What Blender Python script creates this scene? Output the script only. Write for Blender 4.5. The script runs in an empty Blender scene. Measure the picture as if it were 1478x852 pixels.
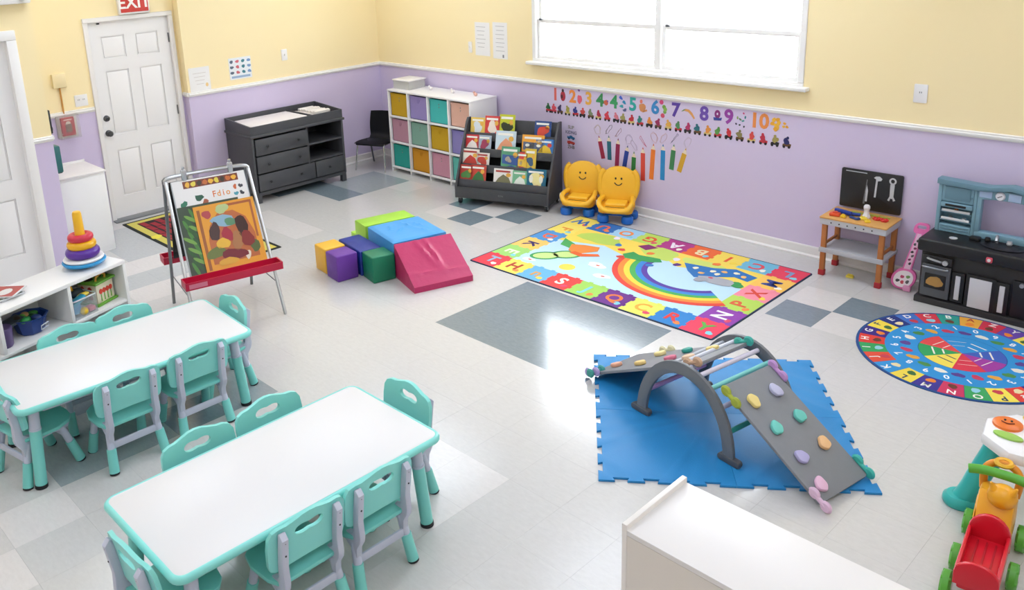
import bpy, bmesh, math, random
from mathutils import Vector, Matrix
random.seed(7)
PI = math.pi
SC = bpy.context.scene
COL = SC.collection

# ------------------------------------------------------------------ camera
FPX = 1247.32
yaw, pitch, roll = -0.832809, 0.269586, -0.046774
_f = Vector((math.sin(yaw)*math.cos(pitch), math.cos(yaw)*math.cos(pitch), -math.sin(pitch)))
_r = Vector((math.cos(yaw), -math.sin(yaw), 0)); _u = _r.cross(_f)
_r2 = _r*math.cos(roll)+_u*math.sin(roll); _u2 = _u*math.cos(roll)-_r*math.sin(roll)
cd = bpy.data.cameras.new('camera'); cam = bpy.data.objects.new('camera', cd); COL.objects.link(cam)
M4 = Matrix((_r2, _u2, -_f)).transposed().to_4x4(); M4.translation = (7.7923, -6.1370, 2.4822)
cam.matrix_world = M4
cd.sensor_width = 36.0; cd.lens = FPX*36.0/1478.0
cd.shift_x = 95.13/1478.0; cd.shift_y = -176.54/1478.0
cd.clip_start = 0.05
SC.camera = cam
# ------------------------------------------------------------------ sky, exposure
W = bpy.data.worlds.new('sky'); SC.world = W; W.use_nodes = True
bg = W.node_tree.nodes['Background']; bg.inputs[0].default_value = (0.90, 0.95, 1.0, 1); bg.inputs[1].default_value = 16.0
vs = SC.view_settings; vs.view_transform = 'Standard'; vs.look = 'None'; vs.gamma = 1.0; vs.use_curve_mapping = False
vs.exposure = 0.0
LAMP = 3.95                    # emission of the added ceiling panels

# ------------------------------------------------------------------ materials
def lin(c):
    c = c.lstrip('#'); v = [int(c[i:i+2], 16)/255 for i in (0, 2, 4)]
    return tuple(x/12.92 if x <= .04045 else ((x+.055)/1.055)**2.4 for x in v)+(1,)
MATS = {}
def mat(hexc, rough=.5, metal=0, noise=0.0, nscale=8, bump=0, bscale=60, coat=0, spec=.5, trans=0, emit=0, sub=0):
    key = (hexc, rough, metal, noise, nscale, bump, bscale, coat, spec, trans, emit)
    if key in MATS: return MATS[key]
    m = bpy.data.materials.new('mat_'+hexc.lstrip('#')); m.use_nodes = True
    nt = m.node_tree; b = nt.nodes['Principled BSDF']; c = lin(hexc)
    b.inputs['Base Color'].default_value = c; b.inputs['Roughness'].default_value = rough
    b.inputs['Metallic'].default_value = metal; b.inputs['Coat Weight'].default_value = coat
    b.inputs['Specular IOR Level'].default_value = spec
    if emit:
        b.inputs['Emission Color'].default_value = c; b.inputs['Emission Strength'].default_value = emit
    if noise or bump:
        tc = nt.nodes.new('ShaderNodeTexCoord')
        if noise:
            n = nt.nodes.new('ShaderNodeTexNoise'); n.inputs['Scale'].default_value = nscale; n.inputs['Detail'].default_value = 5
            nt.links.new(tc.outputs['Object'], n.inputs['Vector'])
            mx = nt.nodes.new('ShaderNodeMix'); mx.data_type = 'RGBA'
            mx.inputs[6].default_value = tuple(max(0, x*(1-noise)) for x in c[:3])+(1,)
            mx.inputs[7].default_value = tuple(min(1, x*(1+noise)) for x in c[:3])+(1,)
            nt.links.new(n.outputs['Fac'], mx.inputs[0]); nt.links.new(mx.outputs[2], b.inputs['Base Color'])
        if bump:
            n2 = nt.nodes.new('ShaderNodeTexNoise'); n2.inputs['Scale'].default_value = bscale; n2.inputs['Detail'].default_value = 3
            nt.links.new(tc.outputs['Object'], n2.inputs['Vector'])
            bp = nt.nodes.new('ShaderNodeBump'); bp.inputs['Strength'].default_value = bump; bp.inputs['Distance'].default_value = .01
            nt.links.new(n2.outputs['Fac'], bp.inputs['Height']); nt.links.new(bp.outputs[0], b.inputs['Normal'])
    if trans:
        out = nt.nodes['Material Output']; tr = nt.nodes.new('ShaderNodeBsdfTransparent'); ms = nt.nodes.new('ShaderNodeMixShader')
        ms.inputs[0].default_value = trans
        nt.links.new(b.outputs[0], ms.inputs[1]); nt.links.new(tr.outputs[0], ms.inputs[2]); nt.links.new(ms.outputs[0], out.inputs[0])
    MATS[key] = m; return m
def wall_paint():
    m = bpy.data.materials.new('two_tone_wall_paint'); m.use_nodes = True; nt = m.node_tree; b = nt.nodes['Principled BSDF']
    g = nt.nodes.new('ShaderNodeNewGeometry'); s = nt.nodes.new('ShaderNodeSeparateXYZ'); nt.links.new(g.outputs['Position'], s.inputs[0])
    gt = nt.nodes.new('ShaderNodeMath'); gt.operation = 'GREATER_THAN'; gt.inputs[1].default_value = 1.085; nt.links.new(s.outputs['Z'], gt.inputs[0])
    n = nt.nodes.new('ShaderNodeTexNoise'); n.inputs['Scale'].default_value = 1.4; n.inputs['Detail'].default_value = 3; nt.links.new(g.outputs['Position'], n.inputs['Vector'])
    def pair(a, c):
        mx = nt.nodes.new('ShaderNodeMix'); mx.data_type = 'RGBA'; mx.inputs[6].default_value = lin(a); mx.inputs[7].default_value = lin(c)
        nt.links.new(n.outputs['Fac'], mx.inputs[0]); return mx
    p = pair('#d2c4e0', '#d8cbe6'); y = pair('#fde8b2', '#feecbc')
    mx = nt.nodes.new('ShaderNodeMix'); mx.data_type = 'RGBA'
    nt.links.new(gt.outputs[0], mx.inputs[0]); nt.links.new(p.outputs[2], mx.inputs[6]); nt.links.new(y.outputs[2], mx.inputs[7])
    nt.links.new(mx.outputs[2], b.inputs['Base Color']); b.inputs['Roughness'].default_value = .42
    n2 = nt.nodes.new('ShaderNodeTexNoise'); n2.inputs['Scale'].default_value = 180; nt.links.new(g.outputs['Position'], n2.inputs['Vector'])
    bp = nt.nodes.new('ShaderNodeBump'); bp.inputs['Strength'].default_value = .08; bp.inputs['Distance'].default_value = .004
    nt.links.new(n2.outputs['Fac'], bp.inputs['Height']); nt.links.new(bp.outputs[0], b.inputs['Normal'])
    return m
def tile_mat(a, c, rough=.3):
    m = bpy.data.materials.new('vinyl_tile'); m.use_nodes = True; nt = m.node_tree; b = nt.nodes['Principled BSDF']
    g = nt.nodes.new('ShaderNodeNewGeometry')
    mp = nt.nodes.new('ShaderNodeMapping'); mp.inputs['Scale'].default_value = (1, 2.6, 1); nt.links.new(g.outputs['Position'], mp.inputs[0])
    n = nt.nodes.new('ShaderNodeTexNoise'); n.inputs['Scale'].default_value = 22; n.inputs['Detail'].default_value = 8; n.inputs['Roughness'].default_value = .7
    nt.links.new(mp.outputs[0], n.inputs['Vector'])
    cr = nt.nodes.new('ShaderNodeMapRange'); cr.inputs[1].default_value = .3; cr.inputs[2].default_value = .7; nt.links.new(n.outputs['Fac'], cr.inputs[0])
    mx = nt.nodes.new('ShaderNodeMix'); mx.data_type = 'RGBA'; mx.inputs[6].default_value = lin(a); mx.inputs[7].default_value = lin(c)
    nt.links.new(cr.outputs[0], mx.inputs[0]); nt.links.new(mx.outputs[2], b.inputs['Base Color'])
    b.inputs['Roughness'].default_value = rough; b.inputs['Specular IOR Level'].default_value = .5
    b.inputs['Coat Weight'].default_value = .35; b.inputs['Coat Roughness'].default_value = .12
    n2 = nt.nodes.new('ShaderNodeTexNoise'); n2.inputs['Scale'].default_value = 9; n2.inputs['Detail'].default_value = 4; nt.links.new(g.outputs['Position'], n2.inputs['Vector'])
    bp = nt.nodes.new('ShaderNodeBump'); bp.inputs['Strength'].default_value = .05; bp.inputs['Distance'].default_value = .01
    nt.links.new(n2.outputs['Fac'], bp.inputs['Height']); nt.links.new(bp.outputs[0], b.inputs['Normal'])
    return m
WHITE = mat('#f1efec', .45); CHROME = mat('#d5d8da', .22, 1); BLACK = mat('#17181a', .45)

# ------------------------------------------------------------------ mesh helpers
class MB:
    def __init__(s): s.bm = bmesh.new()
    def _xf(s, vs, rot=None, loc=(0, 0, 0)):
        Mx = Matrix.Translation(loc) @ (rot.to_4x4() if rot is not None else Matrix.Identity(4))
        bmesh.ops.transform(s.bm, matrix=Mx, verts=vs)
    def box(s, c, d, rot=None, bev=0, seg=2, taper=None):
        r = bmesh.ops.create_cube(s.bm, size=1); vs = r['verts']
        for v in vs:
            v.co = Vector((v.co.x*d[0], v.co.y*d[1], v.co.z*d[2]))
            if taper and v.co.z > 0: v.co.x *= taper; v.co.y *= taper
        es = {e for v in vs for e in v.link_edges}
        if bev:
            g = bmesh.ops.bevel(s.bm, geom=list(es), offset=bev, segments=seg, profile=.5, affect='EDGES')
            vs = list({v for f in g['faces'] for v in f.verts} | {v for v in vs if v.is_valid})
        s._xf(vs, rot, c); return s
    def cyl(s, a, b, r0, r1=None, n=16, cap=True):
        r1 = r0 if r1 is None else r1; a = Vector(a); b = Vector(b); d = b-a
        g = bmesh.ops.create_cone(s.bm, cap_ends=cap, segments=n, radius1=max(r0, 1e-5), radius2=max(r1, 1e-5), depth=d.length)
        q = Vector((0, 0, 1)).rotation_difference(d.normalized()).to_matrix()
        s._xf(g['verts'], q, (a+b)/2); return s
    def sph(s, c, r, rot=None, n=16, m=10):
        r = (r, r, r) if not hasattr(r, '__len__') else r
        g = bmesh.ops.create_uvsphere(s.bm, u_segments=n, v_segments=m, radius=1)
        for v in g['verts']: v.co = Vector((v.co.x*r[0], v.co.y*r[1], v.co.z*r[2]))
        s._xf(g['verts'], rot, c); return s
    def lathe(s, prof, c=(0, 0, 0), n=24, rot=None, sx=1, sy=1):
        rings = []
        for (r, z) in prof:
            rings.append([s.bm.verts.new((r*math.cos(2*PI*k/n)*sx, r*math.sin(2*PI*k/n)*sy, z)) for k in range(n)] if r > 1e-6 else [s.bm.verts.new((0, 0, z))])
        for a, b in zip(rings, rings[1:]):
            for k in range(n):
                k2 = (k+1) % n
                if len(a) == 1 and len(b) == 1: continue
                if len(a) == 1: s.bm.faces.new((a[0], b[k2], b[k]))
                elif len(b) == 1: s.bm.faces.new((a[k], a[k2], b[0]))
                else: s.bm.faces.new((a[k], a[k2], b[k2], b[k]))
        s._xf([v for r in rings for v in r], rot, c); return s
    def tube(s, pts, r, n=8, closed=False, caps=True, smooth=0):
        P = [Vector(p) for p in pts]
        if smooth:
            Q = []
            L = len(P)
            rng = range(L) if closed else range(L-1)
            for i in rng:
                p0 = P[(i-1) % L] if closed or i > 0 else P[i]; p1 = P[i]; p2 = P[(i+1) % L]; p3 = P[(i+2) % L] if closed or i+2 < L else P[(i+1) % L]
                for k in range(smooth):
                    t = k/smooth
                    Q.append(.5*((2*p1)+(p2-p0)*t+(2*p0-5*p1+4*p2-p3)*t*t+(3*p1-p0-3*p2+p3)*t**3))
            if not closed: Q.append(P[-1])
            P = Q
        L = len(P); up = None; rings = []
        for i, p in enumerate(P):
            a = P[(i-1) % L] if closed or i > 0 else p; b = P[(i+1) % L] if closed or i < L-1 else p
            t = (b-a).normalized()
            if up is None: up = t.orthogonal().normalized()
            up = (up-t*up.dot(t))
            up = up.normalized() if up.length > 1e-6 else t.orthogonal().normalized()
            sd = t.cross(up); rr = r[i*len(r)//L] if hasattr(r, '__len__') else r
            rings.append([s.bm.verts.new(p+(up*math.cos(2*PI*k/n)+sd*math.sin(2*PI*k/n))*rr) for k in range(n)])
        prs = list(zip(rings, rings[1:]))+([(rings[-1], rings[0])] if closed else [])
        for a, b in prs:
            for k in range(n): s.bm.faces.new((a[k], a[(k+1) % n], b[(k+1) % n], b[k]))
        if not closed and caps:
            s.bm.faces.new(rings[0][::-1]); s.bm.faces.new(rings[-1])
        return s
    def plate(s, outer, th, fn=None, holes=(), bev=0):
        """polygon (2-D, may have holes) of thickness th, mapped by fn(x,y,z)"""
        b2 = bmesh.new(); es = []
        for lp in (outer,)+tuple(holes):
            vs = [b2.verts.new((p[0], p[1], 0)) for p in lp]
            es += [b2.edges.new((vs[i], vs[(i+1) % len(vs)])) for i in range(len(vs))]
        if holes: bmesh.ops.triangle_fill(b2, use_beauty=True, use_dissolve=False, edges=es)
        else: b2.faces.new(list(b2.verts))
        bmesh.ops.recalc_face_normals(b2, faces=b2.faces)
        if b2.faces and sum(f.normal.z for f in b2.faces) < 0: bmesh.ops.reverse_faces(b2, faces=b2.faces)
        if th:
            bot = list(b2.faces); g = bmesh.ops.extrude_face_region(b2, geom=bot)
            for v in g['geom']:
                if isinstance(v, bmesh.types.BMVert): v.co.z = th
            # extrude keeps the source faces at the bottom: flip them
            bmesh.ops.recalc_face_normals(b2, faces=b2.faces)
            if bev:
                te = [e for e in b2.edges if len(e.link_faces) == 2 and abs(e.link_faces[0].normal.z) > .9 and abs(e.link_faces[1].normal.z) < .1 or len(e.link_faces) == 2 and abs(e.link_faces[1].normal.z) > .9 and abs(e.link_faces[0].normal.z) < .1]
                bmesh.ops.bevel(b2, geom=te, offset=bev, segments=2, profile=.5, affect='EDGES')
        if fn:
            for v in b2.verts: v.co = Vector(fn(*v.co))
            bmesh.ops.recalc_face_normals(b2, faces=b2.faces)
        me = bpy.data.meshes.new('t'); b2.to_mesh(me); b2.free(); s.bm.from_mesh(me); bpy.data.meshes.remove(me); return s
    def mesh(s, name, m, smooth=38):
        me = bpy.data.meshes.new(name); bm = s.bm
        if smooth:
            a = math.radians(smooth); bm.normal_update()
            for f in bm.faces: f.smooth = True
            for e in bm.edges: e.smooth = not (len(e.link_faces) == 2 and e.calc_face_angle(0) > a)
        bm.to_mesh(me); bm.free()
        for x in (m if isinstance(m, (list, tuple)) else [m]): me.materials.append(x)
        return me
    def obj(s, name, m, parent=None, loc=(0, 0, 0), rot=(0, 0, 0), smooth=38):
        return link(name, s.mesh(name, m, smooth), parent, loc, rot)
def link(name, me, parent=None, loc=(0, 0, 0), rot=(0, 0, 0)):
    o = bpy.data.objects.new(name, me); COL.objects.link(o); o.parent = parent; o.location = loc; o.rotation_euler = rot
    return o
def tag(o, label, cat, group=None):
    o['label'] = label; o['category'] = cat
    if group: o['group'] = group
    return o
def thing(name, label, cat, loc=(0, 0, 0), rz=0, group=None):
    o = bpy.data.objects.new(name, None); COL.objects.link(o); o.empty_display_size = .05
    o.location = loc; o.rotation_euler = (0, 0, rz); return tag(o, label, cat, group)
def struct(o): o['kind'] = 'structure'; return o
def kids(o): return [c for c in bpy.data.objects if c.parent == o]
def dup(root, loc, rz, label=None, group=None):
    r = root.copy(); COL.objects.link(r); r.location = loc; r.rotation_euler = (0, 0, rz)
    if label: r['label'] = label
    if group: r['group'] = group
    for ch in kids(root):
        c = ch.copy(); COL.objects.link(c); c.parent = r
        for g in kids(ch):
            d = g.copy(); COL.objects.link(d); d.parent = c
    return r
_TX = {}
def text_me(st, m, size=.1, th=.001, bold=0.0):
    k = (st, m.name, size, th, bold)
    if k in _TX: return _TX[k]
    cu = bpy.data.curves.new('lettering', 'FONT'); cu.body = st; cu.size = size; cu.extrude = th/2; cu.offset = bold*size
    cu.align_x = 'CENTER'; cu.align_y = 'CENTER'; cu.resolution_u = 3
    o = bpy.data.objects.new('lettering', cu); COL.objects.link(o)
    dg = bpy.context.evaluated_depsgraph_get(); me = bpy.data.meshes.new_from_object(o.evaluated_get(dg))
    bpy.data.objects.remove(o); bpy.data.curves.remove(cu)
    me.materials.clear(); me.materials.append(m); me.name = 'lettering'; _TX[k] = me; return me
def text(name, st, m, parent, loc, rot=(0, 0, 0), size=.1, th=.001, bold=0.0):
    return link(name, text_me(st, m, size, th, bold), parent, loc, rot)
def rrect(w, h, r, n=4, cx=0, cy=0):
    P = []
    for (sx, sy, a0) in ((1, 1, 0), (-1, 1, 90), (-1, -1, 180), (1, -1, 270)):
        for k in range(n+1):
            a = math.radians(a0+90*k/n); P.append((cx+sx*(w/2-r)+r*math.cos(a), cy+sy*(h/2-r)+r*math.sin(a)))
    return P
def ell(rx, ry, n=16, cx=0, cy=0, a0=0, a1=360, rot=0):
    full = abs(a1-a0) >= 360; P = []
    for k in range(n if full else n+1):
        a = math.radians(a0+(a1-a0)*k/n); x, y = rx*math.cos(a), ry*math.sin(a)
        P.append((cx+x*math.cos(rot)-y*math.sin(rot), cy+x*math.sin(rot)+y*math.cos(rot)))
    return P
XY = lambda z0: (lambda x, y, z: (x, y, z+z0))
def XZ(y0): return lambda x, y, z: (x, y0-z, y)          # faces -Y
def YZ(x0): return lambda x, y, z: (x0+z, x, y)          # 2-D x -> world y, 2-D y -> world z, thickness +X
def RX(a): return Matrix.Rotation(a, 3, 'X')
def RY(a): return Matrix.Rotation(a, 3, 'Y')
def RZ(a): return Matrix.Rotation(a, 3, 'Z')

# ================================================================== THE ROOM
T = .3048
X1, Y1, H = 9.6, -8.2, 2.95           # right wall, front wall, ceiling
XA, XP = -.10, .87                    # door alcove wall, projecting wall
PAINT = wall_paint(); TRIM = mat('#f4f2ee', .4)
# ---- floor of vinyl tiles
fl = struct(MB().box((X1/2-.2, Y1/2, -.06), (X1+1.2, -Y1+.6, .11)).obj('floor', mat('#c4c1bc', .5), smooth=0))
TM = {'base': tile_mat('#c9c7c4', '#d2d0cd', .2), 'light': tile_mat('#d6d2cf', '#dfdbd8', .2), 'slate': tile_mat('#71808a', '#7f8d96', .17), 'grey': tile_mat('#98a1a4', '#a4acae', .18), 'pale': tile_mat('#b4b8ba', '#bfc2c3', .18)}
TME = {}
for k, m in TM.items():
    b = MB(); b.box((0, 0, -.003), (T-.0005, T-.0005, .006)); TME[k] = b.mesh('floor_tile', m, 0)
kind = {}
for ij in ((-1, -1), (0, 0), (1, -1), (10, 0), (11, -1), (-6, 1), (-5, 1), (-7, 1), (-7, 2)): kind[ij] = 'slate'
for ij in ((0, -1), (1, 0), (-1, 0), (10, -1), (11, 0), (5, 14), (6, 15), (8, 9), (9, 9), (8, 10), (9, 10), (-4, 9), (-2, 8), (-2, 9), (-4, -1), (-5, 4), (-4, 4), (-3, 4)): kind[ij] = 'light'
for i in range(5, 9):
    for j in range(3, 6): kind[(i, j)] = 'slate'
for i in (-6, -5):
    for j in (-1, 0): kind[(i, j)] = 'grey'
for i in range(1, 5):
    for j in range(10, 14): kind[(i, j)] = 'grey'
kind[(2, 12)] = kind[(4, 11)] = 'slate'
for i in range(-7, -2):
    for j in range(6, 9): kind[(i, j)] = 'pale'
kind[(-3, 9)] = 'pale'; kind[(-4, 8)] = 'light'
cells = []
for i in range(-9, 25):
    for j in range(-4, 26):
        x = (7.5136+i+.5)*T; y = -(2.7863+j+.5)*T
        if x-T/2 < -.3 or x+T/2 > X1+.1 or y+T/2 > .2 or y-T/2 < Y1-.1: continue
        # rough test: is the tile in front of the camera and inside the view
        d = Vector((x, y, 0))-M4.translation; w = d.dot(_f)
        vis = False
        if w > .3:
            u = 739-95.13+FPX*d.dot(_r2)/w; v = 426-176.54-FPX*d.dot(_u2)/w
            vis = -60 < u < 1540 and 100 < v < 910
        cells.append((0 if vis else 1, d.length, i, j, x, y))
cells.sort()
rest = {}
for n, (nv, dl, i, j, x, y) in enumerate(cells):
    k = kind.get((i, j), 'base')
    if n < 300 or (k != 'base' and not nv and n < 300): link('floor_tile', TME[k], fl, (x, y, 0))
    else: rest.setdefault(k, []).append((x, y))
b = MB(); mi = []
for q, (k, L) in enumerate(rest.items()):
    mi.append(TM[k])
    for (x, y) in L:
        f0 = len(b.bm.faces); b.box((x, y, -.003), (T-.0005, T-.0005, .006)); b.bm.faces.ensure_lookup_table()
        for f in b.bm.faces[f0:]: f.material_index = q
o = b.obj('floor_tile_field', mi, fl, smooth=0); o['kind'] = 'stuff'
# ---- walls
WX0, WX1, WZ0, WZ1 = 2.34, 4.965, 1.285, 2.45
b = MB()
for (x0, x1, z0, z1) in ((-.3, WX0, 0, H), (WX1, X1+.15, 0, H), (WX0, WX1, 0, WZ0), (WX0, WX1, WZ1, H)):
    b.box(((x0+x1)/2, .08, (z0+z1)/2), (x1-x0, .16, z1-z0))
struct(b.obj('wall_back', PAINT, smooth=0))
DY0, DY1, DH = -3.20, -2.44, 1.855     # exit door opening in the alcove wall
b = MB()
b.box((-.08, (-2.37+.0)/2, H/2), (.16, 2.37, H))                       # dresser wall
for (y0, y1, z0, z1) in ((-3.98, DY0-.03, 0, H), (DY1+.03, -2.37, 0, H), (DY0-.03, DY1+.03, DH+.03, H)):
    b.box((XA-.06, (y0+y1)/2, (z0+z1)/2), (.12, y1-y0, z1-z0))
struct(b.obj('wall_left', PAINT, smooth=0))
P2Y0, P2Y1, P2H = -4.98, -4.175, 1.865     # side door opening in the projecting wall
b = MB()
b.box(((XP+XA-.12)/2, -4.02, H/2), (XP-XA+.12, .12, H))
for (y0, y1, z0, z1) in ((-4.08, P2Y1+.03, 0, H), (P2Y0-.03, P2Y1+.03, P2H+.03, H), (Y1, P2Y0-.03, 0, H)):
    b.box((XP-.06, (y0+y1)/2, (z0+z1)/2), (.12, abs(y1-y0), z1-z0))
struct(b.obj('wall_left_projecting', PAINT, smooth=0))
struct(MB().box((X1+.08, Y1/2, H/2), (.16, -Y1+.3, H)).obj('wall_right', PAINT, smooth=0))
struct(MB().box((X1/2, Y1-.08, H/2), (X1+.6, .16, H)).obj('wall_front', PAINT, smooth=0))
struct(MB().box((X1/2-.1, Y1/2, H+.05), (X1+1, -Y1+.6, .1)).obj('ceiling', mat('#f2f0ec', .7), smooth=0))
# ---- chair rail and baseboards
def rail(name, a, bq, nrm):
    a = Vector(a); bq = Vector(bq); n = Vector(nrm); L = (bq-a).length; d = (bq-a).normalized(); b = MB()
    prof = [(0, 1.068), (.010, 1.068), (.012, 1.076), (.020, 1.080), (.022, 1.092), (.016, 1.098), (.018, 1.106), (0, 1.112)]
    b.plate([(p[0], p[1]) for p in prof], L, lambda x, y, z: tuple(a+n*(x-.002)+d*z+Vector((0, 0, y))))
    return struct(b.obj(name, TRIM, smooth=0))
rail('trim_1', (0, 0, 0), (X1, 0, 0), (0, -1, 0)); rail('trim_2', (0, -2.37, 0), (0, 0, 0), (1, 0, 0))
rail('trim_3', (XA, -3.96, 0), (XA, DY0-.05, 0), (1, 0, 0)); rail('trim_4', (XP, -4.10, 0), (XP, -3.96, 0), (1, 0, 0))
rail('trim_5', (XA, -3.96, 0), (XP, -3.96, 0), (0, 1, 0)); rail('trim_6', (XA, -2.37, 0), (0, -2.37, 0), (0, -1, 0))
def base(name, a, bq, nrm, h=.085):
    a = Vector(a); bq = Vector(bq); n = Vector(nrm); L = (bq-a).length; d = (bq-a).normalized(); b = MB()
    b.plate([(0, 0), (.026, 0), (.026, .010), (.014, .022), (.012, h-.01), (.008, h), (0, h)], L, lambda x, y, z: tuple(a+n*(x-.002)+d*z+Vector((0, 0, y))))
    return struct(b.obj(name, mat('#e9e5e2', .4), smooth=0))
base('baseboard_back', (0, 0, 0), (X1, 0, 0), (0, -1, 0)); base('baseboard_left', (0, -2.37, 0), (0, 0, 0), (1, 0, 0))
base('baseboard_alcove', (XA, -3.96, 0), (XA, DY0-.06, 0), (1, 0, 0)); base('baseboard_projecting', (XP, Y1, 0), (XP, P2Y0-.08, 0), (1, 0, 0))
# ---- doors
def panel_door(name, y0, y1, h, xf, knob_side, mt):
    """six-panel door; face at x=xf looking +X"""
    w = y1-y0; dr = MB(); th = .042
    dr.box((xf-th/2-.006, (y0+y1)/2, h/2+.004), (th-.012, w, h-.008))
    st = .115*w/.8; mid = .11*w/.8
    cols = ((y0+st, (y0+y1)/2-mid/2), ((y0+y1)/2+mid/2, y1-st)); rows = ((.12*h, .36*h), (.44*h, .76*h), (.82*h, .93*h))
    # stiles and rails stand proud of the slab
    def rb(ya, yb, za, zb): dr.box((xf-.006, (ya+yb)/2, (za+zb)/2), (.012, yb-ya, zb-za))
    rb(y0, cols[0][0], .008, h); rb(cols[0][1], cols[1][0], .008, h); rb(cols[1][1], y1, .008, h)
    zs = [.008]+[z for r in rows for z in r]+[h]
    for k in range(0, 8, 2):
        for (a, bb) in cols: rb(a, bb, zs[k], zs[k+1])
    d = struct(dr.obj(name, mat('#f3f1ef', .35), smooth=0))
    for (a, bb) in cols:
        for (za, zb) in rows:
            p = MB(); w2, h2 = (bb-a)/2, (zb-za)/2
            p.plate([(-w2+.012, -h2+.012), (w2-.012, -h2+.012), (w2-.012, h2-.012), (-w2+.012, h2-.012)], .008, YZ(xf-.012), bev=.006)
            p.obj('door_panel', mat('#f5f3f1', .35), d, (0, (a+bb)/2, (za+zb)/2))
    return d
d1 = panel_door('door_1', DY0, DY1, DH, XA-.02, -1, None)
fr = MB()
for (y0, y1, z0, z1) in ((DY0-.045, DY0-.003, 0, DH+.003), (DY1+.003, DY1+.045, 0, DH+.003), (DY0-.045, DY1+.045, DH+.0035, DH+.045)):
    fr.box((XA-.03, (y0+y1)/2, (z0+z1)/2), (.10, y1-y0, z1-z0), bev=.004, seg=1)
fr.obj('door_frame', mat('#efece8', .4), d1)
th = MB(); th.box((XA+.02, (DY0+DY1)/2, .008), (.13, DY1-DY0+.08, .016), bev=.005); th.obj('threshold', mat('#8c8f92', .4, .7), d1)
for z in (.98, .84):
    k = MB(); q = RY(PI/2)
    if z > .9: k.lathe([(0, .03), (.012, .03), (.014, .024), (.026, .018), (.030, 0)], (XA-.02, DY0+.055, z), 20, q)
    else: k.lathe([(0, .062), (.018, .060), (.027, .048), (.027, .038), (.014, .026), (.012, .012), (.030, .006), (.031, 0)], (XA-.02, DY0+.055, z), 20, q)
    k.obj('deadbolt' if z > .9 else 'door_knob', mat('#5c5c5e', .3, .9), d1)
for z in (.25, .95, 1.65):
    MB().box((XA-.016, DY1-.004, z), (.012, .012, .09), bev=.003).obj('hinge', mat('#77797b', .35, .9), d1)
MB().box((XA-.012, (DY0+DY1)/2-.28, DH-.012), (.03, .02, .012)).obj('door_stop', BLACK, d1)
d2 = panel_door('door_2', P2Y0, P2Y1, P2H, XP-.03, -1, None)
fr = MB()
for (y0, y1, z0, z1) in ((P2Y0-.075, P2Y0-.003, 0, P2H+.003), (P2Y1+.003, P2Y1+.075, 0, P2H+.003), (P2Y0-.075, P2Y1+.075, P2H+.0035, P2H+.075)):
    fr.box((XP-.025, (y0+y1)/2, (z0+z1)/2), (.09, y1-y0, z1-z0), bev=.006, seg=2)
fr.obj('door_frame', TRIM, d2)
# ---- window
win = struct(MB().box(((WX0+WX1)/2, -.012, WZ0-.012), (WX1-WX0+.09, .10, .030), bev=.008).obj('window_1', TRIM))
fr = MB()
for (x0, x1, z0, z1) in ((WX0, WX0+.045, WZ0+.03, WZ1-.045), (WX1-.045, WX1, WZ0+.03, WZ1-.045), (WX0, WX1, WZ1-.045, WZ1), (WX0, WX1, WZ0, WZ0+.03)):
    fr.box(((x0+x1)/2, .05, (z0+z1)/2), (x1-x0, .12, z1-z0), bev=.004, seg=1)
XM = 3.72
fr.box((XM, .05, (WZ0+.03+WZ1-.045)/2), (.055, .12, WZ1-WZ0-.075), bev=.004, seg=1); fr.obj('window_frame', TRIM, win)
GL = bpy.data.materials.new('window_glass'); GL.use_nodes = True; nt = GL.node_tree; nt.nodes.remove(nt.nodes['Principled BSDF'])
gg = nt.nodes.new('ShaderNodeBsdfGlossy'); gg.inputs['Roughness'].default_value = .02; gt = nt.nodes.new('ShaderNodeBsdfTransparent'); gm = nt.nodes.new('ShaderNodeMixShader'); gm.inputs[0].default_value = .94
nt.links.new(gg.outputs[0], gm.inputs[1]); nt.links.new(gt.outputs[0], gm.inputs[2]); nt.links.new(gm.outputs[0], nt.nodes['Material Output'].inputs[0])
ZM = 1.66
for (x0, x1) in ((WX0+.045, XM-.028), (XM+.028, WX1-.045)):
    for (z0, z1, yy) in ((WZ0+.03, ZM+.02, .035), (ZM-.02, WZ1-.045, .065)):
        s = MB(); t = .028
        for (a, c, e, g) in ((x0, x0+t, z0+t, z1-t), (x1-t, x1, z0+t, z1-t), (x0, x1, z0, z0+t), (x0, x1, z1-t, z1)): s.box(((a+c)/2, yy, (e+g)/2), (c-a, .026, g-e))
        so = s.obj('sash', TRIM, win, smooth=0)
        MB().box(((x0+x1)/2, yy, (z0+z1)/2), (x1-x0-2*t, .004, z1-z0-2*t)).obj('pane', GL, so, smooth=0)
    MB().box((x0+.05, .012, ZM+.018), (.03, .022, .018), bev=.003).obj('sash_lock', mat('#6b6d70', .4, .6), win)
SL = bpy.data.materials.new('blind_slat_vinyl'); SL.use_nodes = True; nt = SL.node_tree; b_ = nt.nodes['Principled BSDF']; b_.inputs['Base Color'].default_value = lin('#f6f6f4'); b_.inputs['Roughness'].default_value = .45
tl = nt.nodes.new('ShaderNodeBsdfTranslucent'); tl.inputs[0].default_value = lin('#f2f4f6'); ms = nt.nodes.new('ShaderNodeMixShader'); ms.inputs[0].default_value = .10
nt.links.new(b_.outputs[0], ms.inputs[1]); nt.links.new(tl.outputs[0], ms.inputs[2]); nt.links.new(ms.outputs[0], nt.nodes['Material Output'].inputs[0])
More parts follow.
